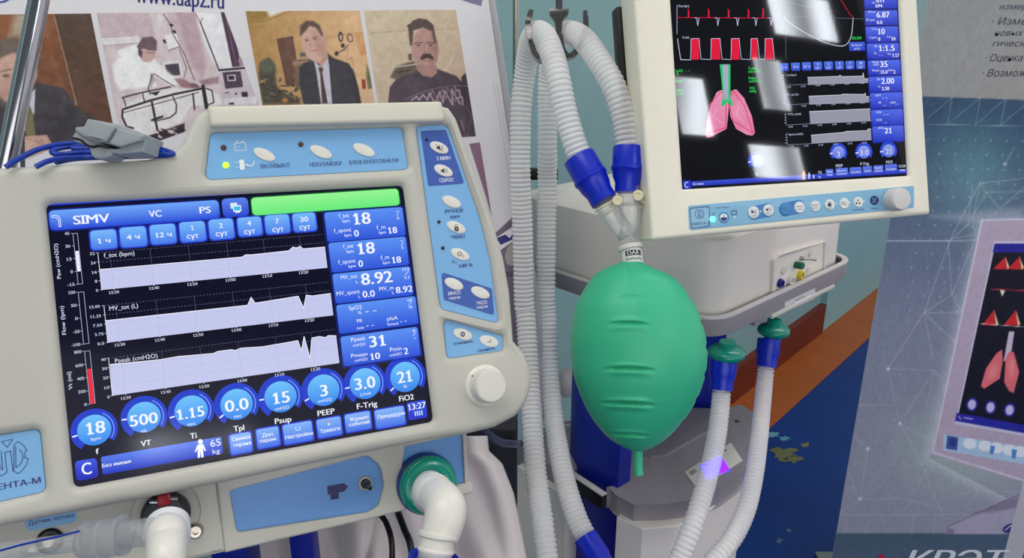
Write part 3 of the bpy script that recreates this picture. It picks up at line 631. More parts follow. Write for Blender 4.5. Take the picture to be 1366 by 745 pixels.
dials = [(C(223, 488), 30, 190, '18', C(187, 482), C(272, 472), 16, 'bpm', C(207, 528), C(253, 524), 'f', C(229, 585), C(244, 583)),
         (C(448, 430), 29.5, 178, '500', C(382, 447), C(510, 432), 14.5, 'mL', C(435, 492), C(462, 489), 'VT', C(433, 549), C(480, 545)),
         (C(661, 402), 29.3, 190, '1.15', C(597, 418), C(720, 403), 13.5, 'sec', C(643, 461), C(680, 457), 'Ti', C(655, 515), C(685, 512)),
         (C(866, 372), 28.6, 212, '0.0', C(812, 380), C(920, 369), 15, 'sec', C(853, 426), C(888, 422), 'Tpl', C(851, 482), C(900, 477)),
         (D(184, 338), 28.3, 180, '15', D(150, 345), D(225, 337), 15, 'cmH2O', D(158, 393), D(222, 384), 'Psup', D(157, 446), D(233, 440)),
         (D(378, 308), 28, 202, '3', D(362, 311), D(397, 308), 15, 'cmH2O', D(352, 358), D(415, 349), 'PEEP', D(350, 412), D(428, 403)),
         (D(566, 278), 27, 185, '3.0', D(518, 280), D(612, 271), 15, 'L/min', D(545, 327), D(592, 320), 'F-Trig', D(528, 380), D(620, 369)),
         (D(747, 248), 26, 215, '21', D(710, 251), D(777, 243), 15, '%', D(738, 292), D(755, 290), 'FiO2', D(719, 347), D(785, 337))]
for c, r, mk_, val, l, rgt, h, un, ul, ur, nm, nl, nr in dials:
    def f_(k):
        k.ring(c, r * .76, r * 1.06, -40, 232, (28, 60, 200), 40, 1.0); k.ring(c, r * .86, r * .90, -35, 60, (120, 170, 255), 20)
        o = F1.uv(c, SW); e = F1.uv((c[0] + 1, c[1]), SW); kk = math.hypot(e[0] - o[0], e[1] - o[1]) * r * .76
        pts = [(o[0] + kk * math.cos(a * math.pi / 18), o[1] + kk * math.sin(a * math.pi / 18)) for a in range(36)]
        k.uvpoly(pts, [tuple(np.array((50, 130, 235)) + (np.array((110, 195, 250)) - np.array((50, 130, 235))) * ((p[1] - o[1]) / kk * .5 + .5)) for p in pts])
        a = math.radians(mk_); q = [(o[0] + kk / .76 * rr_ * math.cos(a) + s_ * .0005 * math.sin(a), o[1] + kk / .76 * rr_ * math.sin(a) - s_ * .0005 * math.cos(a)) for rr_, s_ in ((.78, 1), (1.0, 1), (1.0, -1), (.78, -1))]
        k.uvpoly(q, WH); k.text(val, l, rgt, h, WH, True); k.text(un, ul, ur, 4.2, WH); k.text(nm, nl, nr, 7.2, WH, True)
    sub('setting_dial', f_)
def f_(k):
    k.rrect(C(252, 610), C(805, 594), .12, (80, 120, 235), (28, 48, 190)); k.text('Без имени', C(258, 649), C(388, 630), 4.4, WH, True)
    x, y = C(702, 570); k.ell((x, y - 8.6), 3.2, 3.4, 0, WH); k.poly([(x - 4, y - 4.5), (x + 4, y - 5.5), (x + 7.5, y + 3), (x + 5.6, y + 4), (x + 3.4, y - .5), (x + 4.4, y + 12), (x + 1, y + 12.6), (x + .3, y + 4), (x - .6, y + 12.8), (x - 3.6, y + 13), (x - 3.6, y + .5), (x - 6, y + 5.5), (x - 7.6, y + 5)], WH)
    k.text('65', C(747, 549), C(793, 542), 9, WH); k.text('kg', C(757, 586), C(790, 581), 6, WH)
sub('patient_bar', f_)
sub('standby_key', lambda k: (k.rrect(C(134, 630), C(242, 702), .2, (60, 85, 225), (24, 36, 180)), k.text('C', C(165, 666), C(210, 659), 15.5, WH, True)))
bk = [(C(832, 512), C(938, 583), [('Снимок', C(845, 529), C(930, 519)), ('экрана', C(850, 556), C(932, 546))]), (D(72, 487), D(183, 556), [('Доп.', D(100, 513), D(155, 505)), ('парам.', D(90, 537), D(168, 527))]),
      (D(192, 467), D(333, 532), [('Настройки', D(205, 521), D(330, 502))]), (D(345, 443), D(463, 507), [('Тревоги', D(362, 494), D(452, 480))]), (D(472, 420), D(596, 480), [('Журнал', D(495, 441), D(580, 428)), ('событий', D(493, 464), D(585, 450))]), (D(607, 400), D(749, 460), [('Процедуры', D(622, 430), D(745, 410))])]
for i, (tl, br, tx) in enumerate(bk):
    def f_(k):
        k.rrect(tl, br, .14, (130, 180, 248), (62, 108, 228), (36, 52, 200))
        for t in tx: k.text(t[0], t[1], t[2], 4.6, WH, True)
        if i == 2: k.ring(D(262, 480), 2.2, 3.6, 130, 410, (190, 220, 255))
        if i == 3: k.ell(D(402, 450), 1.6, 1.6, 0, (230, 120, 160)); k.rrect(D(397, 457), D(408, 466), .2, (200, 225, 255))
    sub('menu_key', f_)
def f_(k):
    k.rrect(D(753, 365), D(848, 430), .1, (50, 80, 225), (30, 50, 195)); k.text('13:27', D(760, 386), D(840, 373), 8, WH, True)
    for j in range(4): k.rrect(D(788 + j * 10, 404 - j * 1.5), D(796 + j * 10, 424 - j * 1.5), .1, (190, 225, 250))
sub('clock', f_)

# --- lower body of the left ventilator (set back under the overhanging display)
F2 = Frame(F1.O - F1.N * .030, F1.U, F1.V)
def w2(p): return F1.uv(p, -.030)
BW = -.030
plate('body_block', [fillet([w2(p) for p in [(-70, 650), (285, 590), (288, 640), (303, 737), (180, 765), (-70, 800)]], .002)], -.22, BW, .003, CASE, vent)
rb_out = [w2(p) for p in [(288, 640), (440, 590), (622, 570), (624, 642), (631, 645), (631, 658), (505, 690), (300, 738)]]
insB = fillet([w2(p) for p in [(306, 655), (490, 608), (507, 622), (512, 648), (505, 676), (490, 684), (316, 711)]], [.003, .008, .01, .01, .01, .008, .004], 8)
insR = [w2(p) for p in [(540, 596), (617, 580), (620, 645), (560, 655), (534, 640)]]
bb = plate('body_panel', [fillet(rb_out, .001), insB, insR], BW - .018, BW + .001, .0015, CASE, vent)
plate('body_core', [[w2(p) for p in [(292, 640), (440, 592), (618, 575), (621, 645), (505, 682), (304, 729)]]], -.22, BW - .006, .002, CASE, vent)
plate('blue_inset', [insB], BW - .006, BW - .003, 0, mat('inset_blue', (96, 150, 214), .4), vent)
plate('blue_inset', [insR], BW - .006, BW - .003, 0, MATS['inset_blue'], vent)
ink = Ink(F1, BW - .0029); R2 = crop(280, 560, 3.105)
ink.poly([R2(486, 276), R2(553, 264), R2(573, 277), R2(556, 299), R2(535, 303), R2(534, 328), R2(500, 334), R2(499, 312), R2(488, 312)], (20, 26, 90)); ink.line([R2(488, 311), R2(553, 299)], .4, (60, 90, 160)); ink.build('inset_symbol', INK, vent)
pc = F1.loc(487, 645, BW - .003)
lathe('port_ring', [(.0055, 0), (.0055, .002), (.0045, .003), (.0040, .003), (.0038, .0005), (.001, .0005)], pc, pc + Vector((0, 0, 1)), CASE, vent, 28)
lathe('port_nipple', [(.0036, 0), (.0036, .004), (.0022, .005), (.0016, .010), (.0019, .011), (.0019, .014), (.0010, .0145), (.0009, .012)], pc, pc + Vector((.10, -.14, 1)), DARK, vent, 20)
# green exhalation valve ring
vc = F1.loc(568, 645, BW)
GR_A, GR_B = vc, vc + Vector((.05, -.06, 1))
lathe('valve_collar', [(.0245, -.004), (.0248, .004), (.0235, .008), (.022, .008)], vc, GR_B, mat('collar_blue', (20, 60, 140), .4), vent, 64)
lathe('valve_disc', [(.0232, .004), (.0238, .006), (.0238, .010), (.0228, .012), (.0222, .0118), (.0212, .0125), (.0205, .0145), (.019, .0152), (.013, .0152), (.012, .0145), (.010, .0145)], vc, GR_B, GREENF, vent, 64)
# left side: flow sensor label, valve with red clip, connector
Q = crop(0, 640, 4.553)
plate('sensor_tag', [fillet([w2(p) for p in [Q(150, 210), Q(465, 150), Q(465, 248), Q(440, 262), Q(185, 312), Q(160, 290)]], .001)], BW, BW + .0006, 0, PANELB, vent)
ink = Ink(F1, BW + .0007); ink.text('Датчик потока', Q(172, 263), Q(448, 221), 5.4, NAVY, True); ink.build('tag_lettering', INK, vent)
v0 = F1.loc(222, 686, BW); zz = Vector((0, 0, 1))
lathe('valve_recess', [(.0235, .0), (.0240, .0015), (.0232, .0016), (.0228, .0004), (.001, .0004)], v0, v0 + zz, CASE, vent, 48)
lathe('valve_body', [(.0165, .0), (.0165, .006), (.0145, .008), (.013, .014), (.009, .016), (.001, .016)], v0, v0 + zz, DARK, vent, 40)
mclip = F1.loc(219, 667, BW + .014)
box('valve_clip', T3(mclip.x, mclip.y, mclip.z), .0085, .0075, .006, mat('clip_red', (170, 14, 28), .3), vent, .001)
for dx in (-12, 11):
    a = F1.loc(219 + dx, 668 - dx * .22, BW + .014); tube('clip_pin', [a - Vector((.0035, -.0008, 0)), a + Vector((.0035, -.0008, 0))], .0018, CHROME, vent, 12, n=2)
sp = [mclip + Vector((0, -.004, .0)) + Vector((.0016 * math.cos(t * .9), -.0005 * t * .33, .0016 * math.sin(t * .9))) for t in range(40)]
tube('clip_spring', sp, .0004, BLACK, vent, 6, straight=True)
s0 = F1.loc(261, 708, BW); lathe('side_screw', [(.0055, 0), (.0055, .004), (.004, .006), (.0022, .006), (.0020, .003), (.0001, .003)], s0, s0 + zz, STEEL, vent, 20)
c0 = F1.loc(67, 722, BW); lathe('sensor_socket', [(.0085, 0), (.0085, .002), (.0075, .003), (.0068, .0015), (.001, .0015)], c0, c0 + zz, BLACK, vent, 36)
box('socket_bar', T3(c0.x, c0.y, c0.z + .004) @ Matrix.Rotation(.25, 4, 'Z'), .017, .004, .004, DARK, vent, .001); lathe('socket_core', [(.0042, 0), (.0042, .006), (.003, .007), (.0001, .007)], c0, c0 + zz, STEEL, vent, 20)
# ================================================================== RIGHT VENTILATOR, its display
U3 = RC @ Vector((1, .082, -.2)).normalized(); V3 = RC @ Vector((-.07, 1, .04)).normalized()
F3 = Frame(P(870, 320, .86), U3, V3)
vent2 = thing('ventilator', 'white ventilator with large upright screen showing red pulses and pink lungs', 'ventilator', F3.M)
w3 = F3.uv
M = crop(840, 0, 2.257); M5 = crop(880, 0, 2.863); M6 = crop(1030, 0, 2.981); M7 = crop(900, 240, 4.018)
bl, br_, tl3 = w3((870, 321)), w3((1242, 286)), w3((845, 0))
TOP = .395
hull3 = fillet([bl, br_, (w3((1224, 0))[0] - .0008, TOP), (tl3[0] - .000, TOP)], [.004, .004, .012, .012])
sx0, sy0 = w3((912, 256)); sx1, sy1 = w3((1213, 231)); STOP = .375
scr3 = fillet([(sx0, (sy0 + sy1) / 2), (sx1, (sy0 + sy1) / 2), (sx1, STOP), (sx0, STOP)], .0015)
plate('display_housing', [hull3, scr3], -.045, 0, .0045, CASE2, vent2)
plate('rear_shell', [[(bl[0] + .02, .02), (br_[0] - .02, .02), (br_[0] - .02, TOP - .02), (bl[0] + .02, TOP - .02)]], -.085, -.04, .008, CASE2, vent2)
scr2 = plate('screen', [[(sx0 - .003, sy0 - .003), (sx1 + .003, sy0 - .003), (sx1 + .003, STOP + .003), (sx0 - .003, STOP + .003)]], -.009, -.0045, 0, GLASS, vent2)
box('display_mount', T3(.16, .05, -.11), .09, .07, .08, BODYW, vent2, .01)
S2W = -.0043
SCR3 = ink_mat('screen_picture_glossy', True, .03, .95, .25)
k = Ink(F3, S2W - .0001); k.uvpoly([(sx0 - .001, sy0 - .003), (sx1 + .001, sy0 - .003), (sx1 + .001, STOP), (sx0 - .001, STOP)], (10, 10, 14)); k.build('display_background', SCR3, scr2)
def sub3(name, fn):
    k = Ink(F3, S2W); fn(k); return k.build(name, SCR3, scr2)
W3 = (205, 212, 245); RED = (225, 25, 60)
def f_(k):
    k.line([M5(70, 67), M5(432, 69)], .7, RED); k.line([M5(66, 20), M5(66, 130)], .5, W3)
    for x, t in ((110, 32), (187, 30), (263, 32), (339, 32), (395, 28)): k.poly([M5(x - 3, 67), M5(x - 2, t), M5(x + 3, t + 10), M5(x + 3, 67)], RED)
    for x in (145, 222, 297, 367, 425): k.line([M5(x - 12, 68), M5(x - 4, 69), M5(x, 98), M5(x + 5, 69)], .7, W3)
    k.text('Flow (lpm)', M5(72, 24), M5(112, 22), 3, W3)
sub3('flow_trace', f_)
def f_(k):
    for a, b in ((118, 150), (195, 230), (272, 303), (347, 373), (401, 432)): k.poly([M5(a, 148), M5(b, 146), M5(b + 2, 228), M5(a + 4, 228)], RED)
    k.line([M5(68, 148), M5(80, 228), M5(118, 229)], .8, W3)
    for a, b, c in ((118, 150, 195), (195, 230, 272), (272, 303, 347), (347, 373, 401), (401, 430, 434)): k.line([M5(a, 228), M5(a + 2, 148), M5(b, 147), M5(b + 8, 226), M5(c, 228)], .6, W3)
    k.text('Vt (ml)', M5(86, 144), M5(112, 142), 3, W3)
sub3('volume_trace', f_)
def f_(k):
    P1 = (235, 150, 185); P2 = (210, 80, 135)
    for pts, ol in (([(277, 270), (262, 278), (243, 318), (226, 400), (232, 416), (245, 413), (292, 388), (299, 320), (290, 285)], [(274, 276), (236, 322), (229, 402), (290, 385), (290, 290)]),
                ([(305, 275), (320, 268), (344, 295), (368, 350), (377, 400), (370, 409), (352, 406), (320, 388), (303, 350), (300, 315)], [(312, 275), (345, 318), (371, 400), (312, 365), (303, 330), (303, 290)])):
        q = [M(*p) for p in pts]; qq = fillet(q, 2.5, 3)
        k.poly(qq, [tuple(np.array(P1) + (np.array((225, 120, 165)) - np.array(P1)) * (.5 + .5 * math.sin(p[0] * .9 + p[1] * .5))) for p in qq]); k.line([M(*p) for p in ol], .9, RED, True)
    k.line([M(262, 330), M(252, 350), M(280, 372)], .6, (250, 195, 215)); k.line([M(330, 320), M(320, 345), M(345, 370)], .6, (250, 195, 215))
    G = (30, 200, 110)
    k.poly([M(271, 194), M(303, 194), M(303, 290), M(312, 318), M(304, 318), M(294, 306), M(282, 320), M(275, 318), M(281, 290)], G); k.poly([M(279, 194), M(297, 194), M(297, 290), M(299, 304), M(293, 298), M(283, 304), M(284, 290)], (165, 170, 195))
    for i in range(12): k.line([M(281, 204 + i * 7), M(295, 203 + i * 7)], .5, (190, 195, 220))
sub3('lung_diagram', f_)
def f_(k):
    G = (40, 220, 90)
    for t, l, r in (('SpO2', M5(62, 271), M5(88, 270)), ('--', M5(97, 270), M5(115, 269)), ('%', M5(64, 283), M5(72, 282)), ('Rdyn', M5(62, 311), M5(88, 309)), ('--', M5(97, 309), M5(115, 308)), ('PEEPi', M5(64, 347), M5(88, 345)), ('cmH2O', M5(64, 360), M5(90, 358)),
                    ('Cdyn', M5(338, 262), M5(372, 260)), ('ml/cmH2O', M5(338, 274), M5(386, 272)), ('Rdyn', M5(340, 299), M5(370, 297)), ('cmH2O/l/s', M5(340, 311), M5(388, 309)), ('VTe', M5(343, 337), M5(364, 336)), ('ml/kg', M5(343, 349), M5(368, 347))): k.text(t, l, r, 3.3, G, True)
sub3('green_readings', f_)
def f_(k):
    k.line([M6(52, 0), M6(55, 236)], .4, (120, 125, 150)); k.line([M6(45, 65), M6(362, 75)], .4, (120, 125, 150))
    k.line(catm([M6(*p) for p in ((47, 65), (60, 85), (130, 130), (200, 165), (260, 182), (295, 177), (315, 140), (322, 70))]), .9, (200, 202, 215)); k.line([M6(322, 70), M6(308, 55), M6(262, -20)], .9, (190, 25, 40))
    k.line(catm([M6(*p) for p in ((45, 65), (50, 22), (80, 15), (200, 45), (240, 60), (247, 80), (240, 140), (225, 168), (205, 172), (160, 145))]), .6, (130, 130, 145))
    k.text('01:04', M6(317, 153), M6(355, 150), 4, (40, 220, 90), True); k.rrect(M6(305, 168), M6(370, 202), .15, (70, 100, 225), (45, 65, 195)); k.text('Выбрать', M6(316, 181), M6(358, 178), 3, W3); k.text('цикл', M6(325, 194), M6(350, 192), 3, W3)
def catm(p): return [tuple(q) for q in catmull([Vector((a, b, 0)) for a, b in p], 6)]
def catm(p): return [(q.x, q.y) for q in catmull([Vector((a, b, 0)) for a, b in p], 6)]
sub3('loop_plot', f_)
for x0, y0, x1, y1, a, b in ((30, 252, 66, 282, '1 ч', 0), (75, 250, 112, 281, '4 ч', 0), (118, 248, 156, 280, '12 ч', 0), (163, 246, 200, 279, '1', 1), (206, 245, 243, 278, '2', 1), (249, 244, 286, 277, '4', 1), (291, 243, 328, 276, '7', 1), (333, 242, 371, 275, '30', 1)):
    def f_(k):
        k.rrect(M6(x0, y0), M6(x1, y1), .15, (85, 120, 235), (50, 75, 205)); c = (x0 + x1) / 2; w = 3 * len(a)
        if b: k.text(a, M6(c - w, y0 + 10), M6(c + w, y0 + 9), 3.6, W3, True); k.text('сут', M6(c - 10, y0 + 24), M6(c + 10, y0 + 23), 3.2, W3, True)
        else: k.text(a, M6(c - w, y0 + 17), M6(c + w, y0 + 16), 3.8, W3, True)
    sub3('period_key', f_)
for i, (ar, ax, lab) in enumerate((([(141, 308), (266, 304), (270, 299), (276, 305), (360, 303), (362, 290), (366, 314), (382, 313), (382, 330), (143, 338)], (46, 292, 340), 'f_tot (bpm)'), ([(146, 383), (274, 378), (280, 375), (368, 376), (370, 370), (374, 386), (386, 384), (386, 408), (148, 416)], (49, 370, 418), 'MV_tot (L)'),
                    ([(148, 444), (390, 433), (393, 482), (152, 494)], (54, 448, 498), 'VTe (ml)'), ([(155, 538), (285, 527), (295, 523), (378, 520), (382, 513), (393, 514), (395, 557), (157, 571)], (58, 528, 577), 'Ppeak (cmH2O)'))):
    def f_(k):
        k.poly([M6(*p) for p in ar], (152, 153, 170)); k.line([M6(*p) for p in ar[:-2]], .6, (225, 225, 235)); k.line([M6(ax[0], ax[1]), M6(ax[0] + 2, ax[2]), M6(395, ax[2] - 20)], .4, (150, 155, 190))
        k.text(lab, M6(ax[0] + 8, ax[1] + 7), M6(ax[0] + 50 + i * 5, ax[1] + 5), 2.6, W3)
        for j in range(4): k.line([M6(ax[0] - 5, ax[1] + 8 + j * 11), M6(ax[0], ax[1] + 8 + j * 11)], .5, W3)
        for j in range(6): k.text('1%d:%d0' % (1 + j // 4, (j * 2) % 6), M6(ax[0] + 10 + 58 * j, ax[2] + 7 - 3.2 * j), M6(ax[0] + 28 + 58 * j, ax[2] + 6 - 3.2 * j), 2.2, (190, 195, 220))
    sub3('trend_graph', f_)
t3 = [((365, -30), (497, 33), [('897', (413, 0), (450, -2), 7, 1), ('VTe', (396, 12), (410, 11), 2.6), ('694', (411, 24), (438, 22), 4.4, 1)]), ((368, 42), (500, 99), [('MV_tot', (383, 48), (410, 46), 2.6), ('6.87', (415, 60), (467, 57), 7.4, 1), ('MV_spont', (374, 80), (408, 78), 2.6), ('0.0', (416, 90), (438, 88), 4.4, 1)]),
      ((372, 107), (503, 166), [('f_tot', (397, 115), (416, 114), 2.6), ('10', (421, 126), (448, 124), 7.4, 1), ('f_spont', (386, 150), (415, 148), 2.6), ('0', (421, 156), (430, 155), 4.4, 1), ('f_m', (457, 146), (471, 145), 2.6), ('10', (474, 155), (490, 153), 4.4, 1)]), ((376, 174), (507, 232), [('I:E', (407, 184), (418, 183), 2.6), ('1:1.5', (425, 193), (487, 190), 7.4, 1), ('Ti', (404, 213), (415, 212), 2.6), ('--', (425, 219), (439, 218), 3), ('Te', (458, 215), (471, 214), 2.6), ('7.17', (477, 222), (505, 219), 4.4, 1)]),
      ((380, 241), (512, 297), [('Ppeak', (399, 248), (424, 246), 2.6), ('cmH2O', (401, 258), (424, 257), 2.2), ('35', (430, 257), (459, 254), 7.4, 1), ('Pmean', (398, 281), (426, 279), 2.6), ('15.0', (431, 287), (459, 285), 4.4, 1), ('Pmin', (462, 280), (480, 279), 2.6), ('2', (482, 286), (490, 285), 4.4, 1)]), ((384, 306), (517, 363), [('Tplat', (416, 315), (429, 314), 2.6), ('2.00', (434, 324), (485, 320), 7.4, 1), ('Te', (420, 345), (430, 344), 2.6), ('3.58', (436, 354), (465, 351), 4.4, 1)]),
      ((389, 371), (520, 429), [('SpO2', (411, 380), (432, 378), 2.6), ('--', (438, 389), (457, 387), 4, 1), ('PR', (423, 409), (434, 408), 2.6), ('--', (440, 418), (453, 417), 4, 1), ('plsA', (471, 408), (490, 406), 2.6), ('--', (490, 413), (503, 412), 4, 1)]), ((393, 438), (522, 496), [('EtCO2', (414, 447), (436, 445), 2.6), ('--', (443, 455), (463, 453), 4, 1), ('FiCO2', (414, 478), (437, 476), 2.6), ('--', (444, 487), (456, 486), 4, 1)]),
      ((398, 504), (525, 561), [('FiO2', (423, 510), (443, 508), 2.6), ('21', (447, 521), (475, 518), 7.4, 1)])]
for a, b, tx in t3:
    k = tile(M6(*a), M6(*b), [(t[0], M6(*t[1]), M6(*t[2])) + tuple(t[3:]) for t in tx], F3, scr2, S2W, (78, 105, 235), (38, 52, 190)); k.build('reading_tile', SCR3, scr2)
for c, v_, l, r, nm, nl, nr in (((264, 607), '3', (258, 615), (270, 613), 'PEEP', (253, 661), (281, 658)), ((365, 605), '3.0', (350, 609), (383, 606), 'F-Trig', (351, 653), (385, 650)), ((463, 600), '21', (452, 604), (476, 601), 'FiO2', (453, 646), (479, 643)), ((-12, 640), '10', (-22, 644), (0, 641), 'Ti', (-16, 694), (-6, 693))):
    def f_(k):
        if nm != 'Ti': cc = M6(*c)
        else: cc = M(382, 485)
        k.ring(cc, 8, 11.2, -40, 220, (45, 75, 220), 30); k.ell(cc, 8.2, 8.6, 0, (150, 165, 235), (95, 115, 225)); d = (cc[0] - M6(*c)[0], cc[1] - M6(*c)[1])
        sh = lambda p: (M6(*p)[0] + d[0], M6(*p)[1] + d[1])
        k.text(v_, sh(l), sh(r), 6.8, (225, 230, 250)); k.text(nm, sh(nl), sh(nr), 3.6, W3, True)
        k.line([(cc[0] - 11, cc[1] + 1.5), (cc[0] - 8, cc[1] + 1)], 1.4, (235, 238, 250))
    sub3('setting_dial', f_)
def f_(k):
    k.rrect(M(187, 547), M(848, 522), .1, (62, 84, 215), (36, 50, 180)); k.text('Без имени', M(190, 556), M(222, 552), 2.8, W3, True)
    def man(x, y, h, col):
        k.ell((x, y - h * .4), h * .1, h * .1, 0, col); k.poly([(x - h * .14, y - h * .27), (x + h * .14, y - h * .28), (x + h * .22, y + h * .05), (x + h * .13, y), (x + h * .12, y + h * .45), (x + .02 * h, y + h * .45), (x, y + h * .15), (x - .03 * h, y + h * .45), (x - h * .13, y + h * .46), (x - h * .12, y), (x - h * .22, y + h * .06)], col)
    man(*M6(126, 697), 13, (235, 165, 130)); man(*M6(147, 700), 9, W3); man(*M6(165, 703), 6, W3); k.text('70', M6(182, 688), M6(197, 686), 4, W3); k.text('kg', M6(183, 703), M6(194, 702), 3, W3)
    k.text('12:20', M6(503, 663), M6(530, 659), 3.2, W3, True)
    for j in range(3): k.rrect(M6(508 + j * 7, 674), M6(513 + j * 7, 681), .1, W3)
sub3('patient_bar', f_)
sub3('standby_key', lambda k: (k.rrect(M(160, 545), M(186, 573), .15, (50, 64, 215), (30, 36, 165)), k.text('C', M(165, 558), M(176, 556), 7.6, W3, True)))
for x0, y0, x1, y1, a, b in ((212, 674, 245, 704, 'Снимок', 'экрана'), (252, 670, 303, 701, 'Доп.', 'параметры'), (308, 667, 357, 697, 'Настройки', ''), (360, 662, 398, 693, 'Тревоги', ''), (402, 659, 443, 689, 'Журнал', 'событий'), (448, 655, 498, 685, 'Процедуры', '')):
    def f_(k):
        k.rrect(M6(x0, y0), M6(x1, y1), .12, (95, 122, 235), (52, 74, 205)); m = 5
        if b: k.text(a, M6(x0 + m, y0 + 10), M6(x1 - m, y0 + 8), 2.6, W3, True); k.text(b, M6(x0 + m, y0 + 22), M6(x1 - m, y0 + 20), 2.6, W3, True)
        else: k.text(a, M6(x0 + m, y0 + 19), M6(x1 - m, y0 + 17), 2.8, W3, True)
    sub3('menu_key', f_)
# control strip under the right screen
strip3 = fillet([w3(M7(*p), .0) for p in ((70, 140), (1282, 32), (1282, 150), (78, 272))], .003, 6)
PANL = mat('panel_light_blue', (136, 190, 222), .4, noise=.03)
cs = plate('control_strip', [strip3], -.001, .0006, .0003, PANL, vent2)
k = Ink(F3, .0007); NB = (24, 44, 120)
lb = [M7(80, 152), M7(186, 140), M7(190, 250), M7(88, 263)]
k.poly(fillet(lb, 3, 4), NB); lc = [M7(84, 156), M7(183, 145), M7(186, 246), M7(91, 259)]; k.poly(fillet(lc, 3, 4), (150, 200, 228))
EC = lambda x, y: (M7(133, 184)[0] + (x - 30) * .078, M7(133, 184)[1] + (y - 200) * .055 - (x - 30) * .006)
k.ring(M7(133, 184), 5.5, 6.2, 100, 260, NB); k.ring(M7(133, 184), 5.5, 6.2, -80, 80, NB); k.line([M7(128, 166), M7(138, 165), M7(133, 174)], .6, NB, True); k.line([M7(124, 172), M7(125, 200), M7(131, 205), M7(131, 180)], .6, NB); k.line([M7(136, 178), M7(137, 205), M7(146, 198), M7(146, 172)], .6, NB)
k.text('АВЕНТА-У', M7(90, 241), M7(186, 230), 3.8, NB, True)
k.build('emblem_print', INK, cs); k = Ink(F3, .0007)
k.text('ВКЛ / ВЫКЛ', M7(226, 152), M7(290, 146), 1.8, NB, True); k.line([M7(200, 190), M7(208, 190), M7(214, 174)], .8, NB); k.line([M7(303, 168), M7(331, 166), M7(332, 186), M7(304, 188)], .9, NB, True)
for x0, x1, y0, y1 in ((392, 533, 178, 163), (560, 698, 160, 145)):
    a, b = M7(x0 + 33, y0), M7(x1 - 33, y1); o = []
    for i in range(17): t = math.pi / 2 + math.pi * i / 16; o.append((a[0] + 8.6 * math.cos(t), a[1] - 9.4 * math.sin(t)))
    for i in range(17): t = -math.pi / 2 + math.pi * i / 16; o.append((b[0] + 8.6 * math.cos(t), b[1] - 9.4 * math.sin(t)))
    k.poly(o, (62, 130, 196))
k.build('key_field', INK, cs); k = Ink(F3, .0007)
for t, l, r in (('небулайзер', (952, 164), (1015, 156)), ('отменить', (1048, 156), (1096, 150)), ('принять', (1232, 138), (1264, 134))): k.text(t, M7(*l), M7(*r), 1.8, NB, True)
k.build('key_lettering', INK, cs)
WB = mat('button_white', (236, 238, 236), .35)
BB = mat('button_blue', (70, 145, 205), .35); BN = mat('button_navy', (24, 38, 112), .35)
def btn(c, r, m, sym):
    a = F3.loc(*M7(*c), .0006); kk = (F3.loc(*(M7(c[0] + r, c[1]))) - F3.loc(*M7(*c))).length
    o = lathe('round_button', [(kk, 0), (kk, .0007), (kk * .93, .0013), (.0001, .0014)], a, a + Vector((0, 0, 1)), m, cs, 28)
    k = Ink(F3, .00205); x, y = M7(*c); sym(k, x, y)
    if k.v: k.build('button_symbol', INK, o)
BK3 = (40, 45, 60)
def spk(cross):
    def f(k, x, y):
        k.poly([(x - 3.4, y - 1.6), (x - 1.8, y - 1.8), (x, y - 3.4), (x, y + 2), (x - 1.8, y + .4), (x - 3.2, y + .4)], BK3); k.line([(x + 1.4, y - 3), (x + 2.2, y - 1), (x + 1.6, y + 1)], .5, BK3); k.line([(x + 3, y - 3.8), (x + 4, y - 1), (x + 3.2, y + 1.8)], .5, BK3)
        if cross: k.line([(x - 3.5, y - 4), (x + 3.5, y + 2)], .5, BK3)
        k.text('2 мин' if cross else 'сброс', (x - 3.4, y + 4.6), (x + 3.4, y + 4), 1.7, BK3)
    return f
def two(a, b): return lambda k, x, y: (k.text(a, (x - 4.5, y - 1), (x + 4.5, y - 1.6), 1.9, BK3, True), k.text(b, (x - 4, y + 2.6), (x + 4, y + 2), 1.8, BK3))
btn((263, 202), 27, BB, lambda k, x, y: (k.ell((x, y), 5.0, 5.2, 0, (238, 240, 240)), k.ring((x, y), 0.01, 4.4, 180, 360, NB), k.line([(x, y - 3), (x, y + 1)], .8, NB)))
btn((422, 175), 30, WB, spk(1)); btn((502, 163), 29, WB, spk(0)); btn((592, 157), 28, BB, two('инсп', 'пауза')); btn((668, 148), 28, WB, two('эксп', 'пауза')); btn((753, 141), 26, WB, two('ручной', 'вдох'))
btn((830, 134), 26, WB, lambda k, x, y: (k.rrect((x - 2.4, y - 1.6), (x + 2.4, y + 2.2), .2, BK3), k.ring((x, y - 1.4), 1.4, 2.2, 0, 180, BK3), k.text('экран', (x - 3, y + 4.6), (x + 3, y + 4.1), 1.6, BK3)))
btn((908, 127), 26, WB, lambda k, x, y: (k.text('O', (x - 3.6, y), (x + .8, y - .4), 4, BK3, True), k.text('2', (x + 1.4, y + 1.6), (x + 3.2, y + 1.4), 2.6, BK3, True)))
btn((983, 120), 25, WB, lambda k, x, y: (k.ell((x - 2, y + 1.5), 1.1, 1.5, 0, BK3), k.ell((x + 2, y + 1.5), 1.1, 1.5, 0, BK3), k.ell((x, y - 2.4), .9, 1.3, 0, BK3)))
btn((1070, 110), 22, BN, lambda k, x, y: (k.line([(x - 2.8, y - 3.6), (x + 2.8, y + 3.6)], .7, (140, 180, 220)), k.line([(x + 2.8, y - 3.6), (x - 2.8, y + 3.6)], .7, (140, 180, 220))))
btn((1238, 97), 20, BN, lambda k, x, y: None)
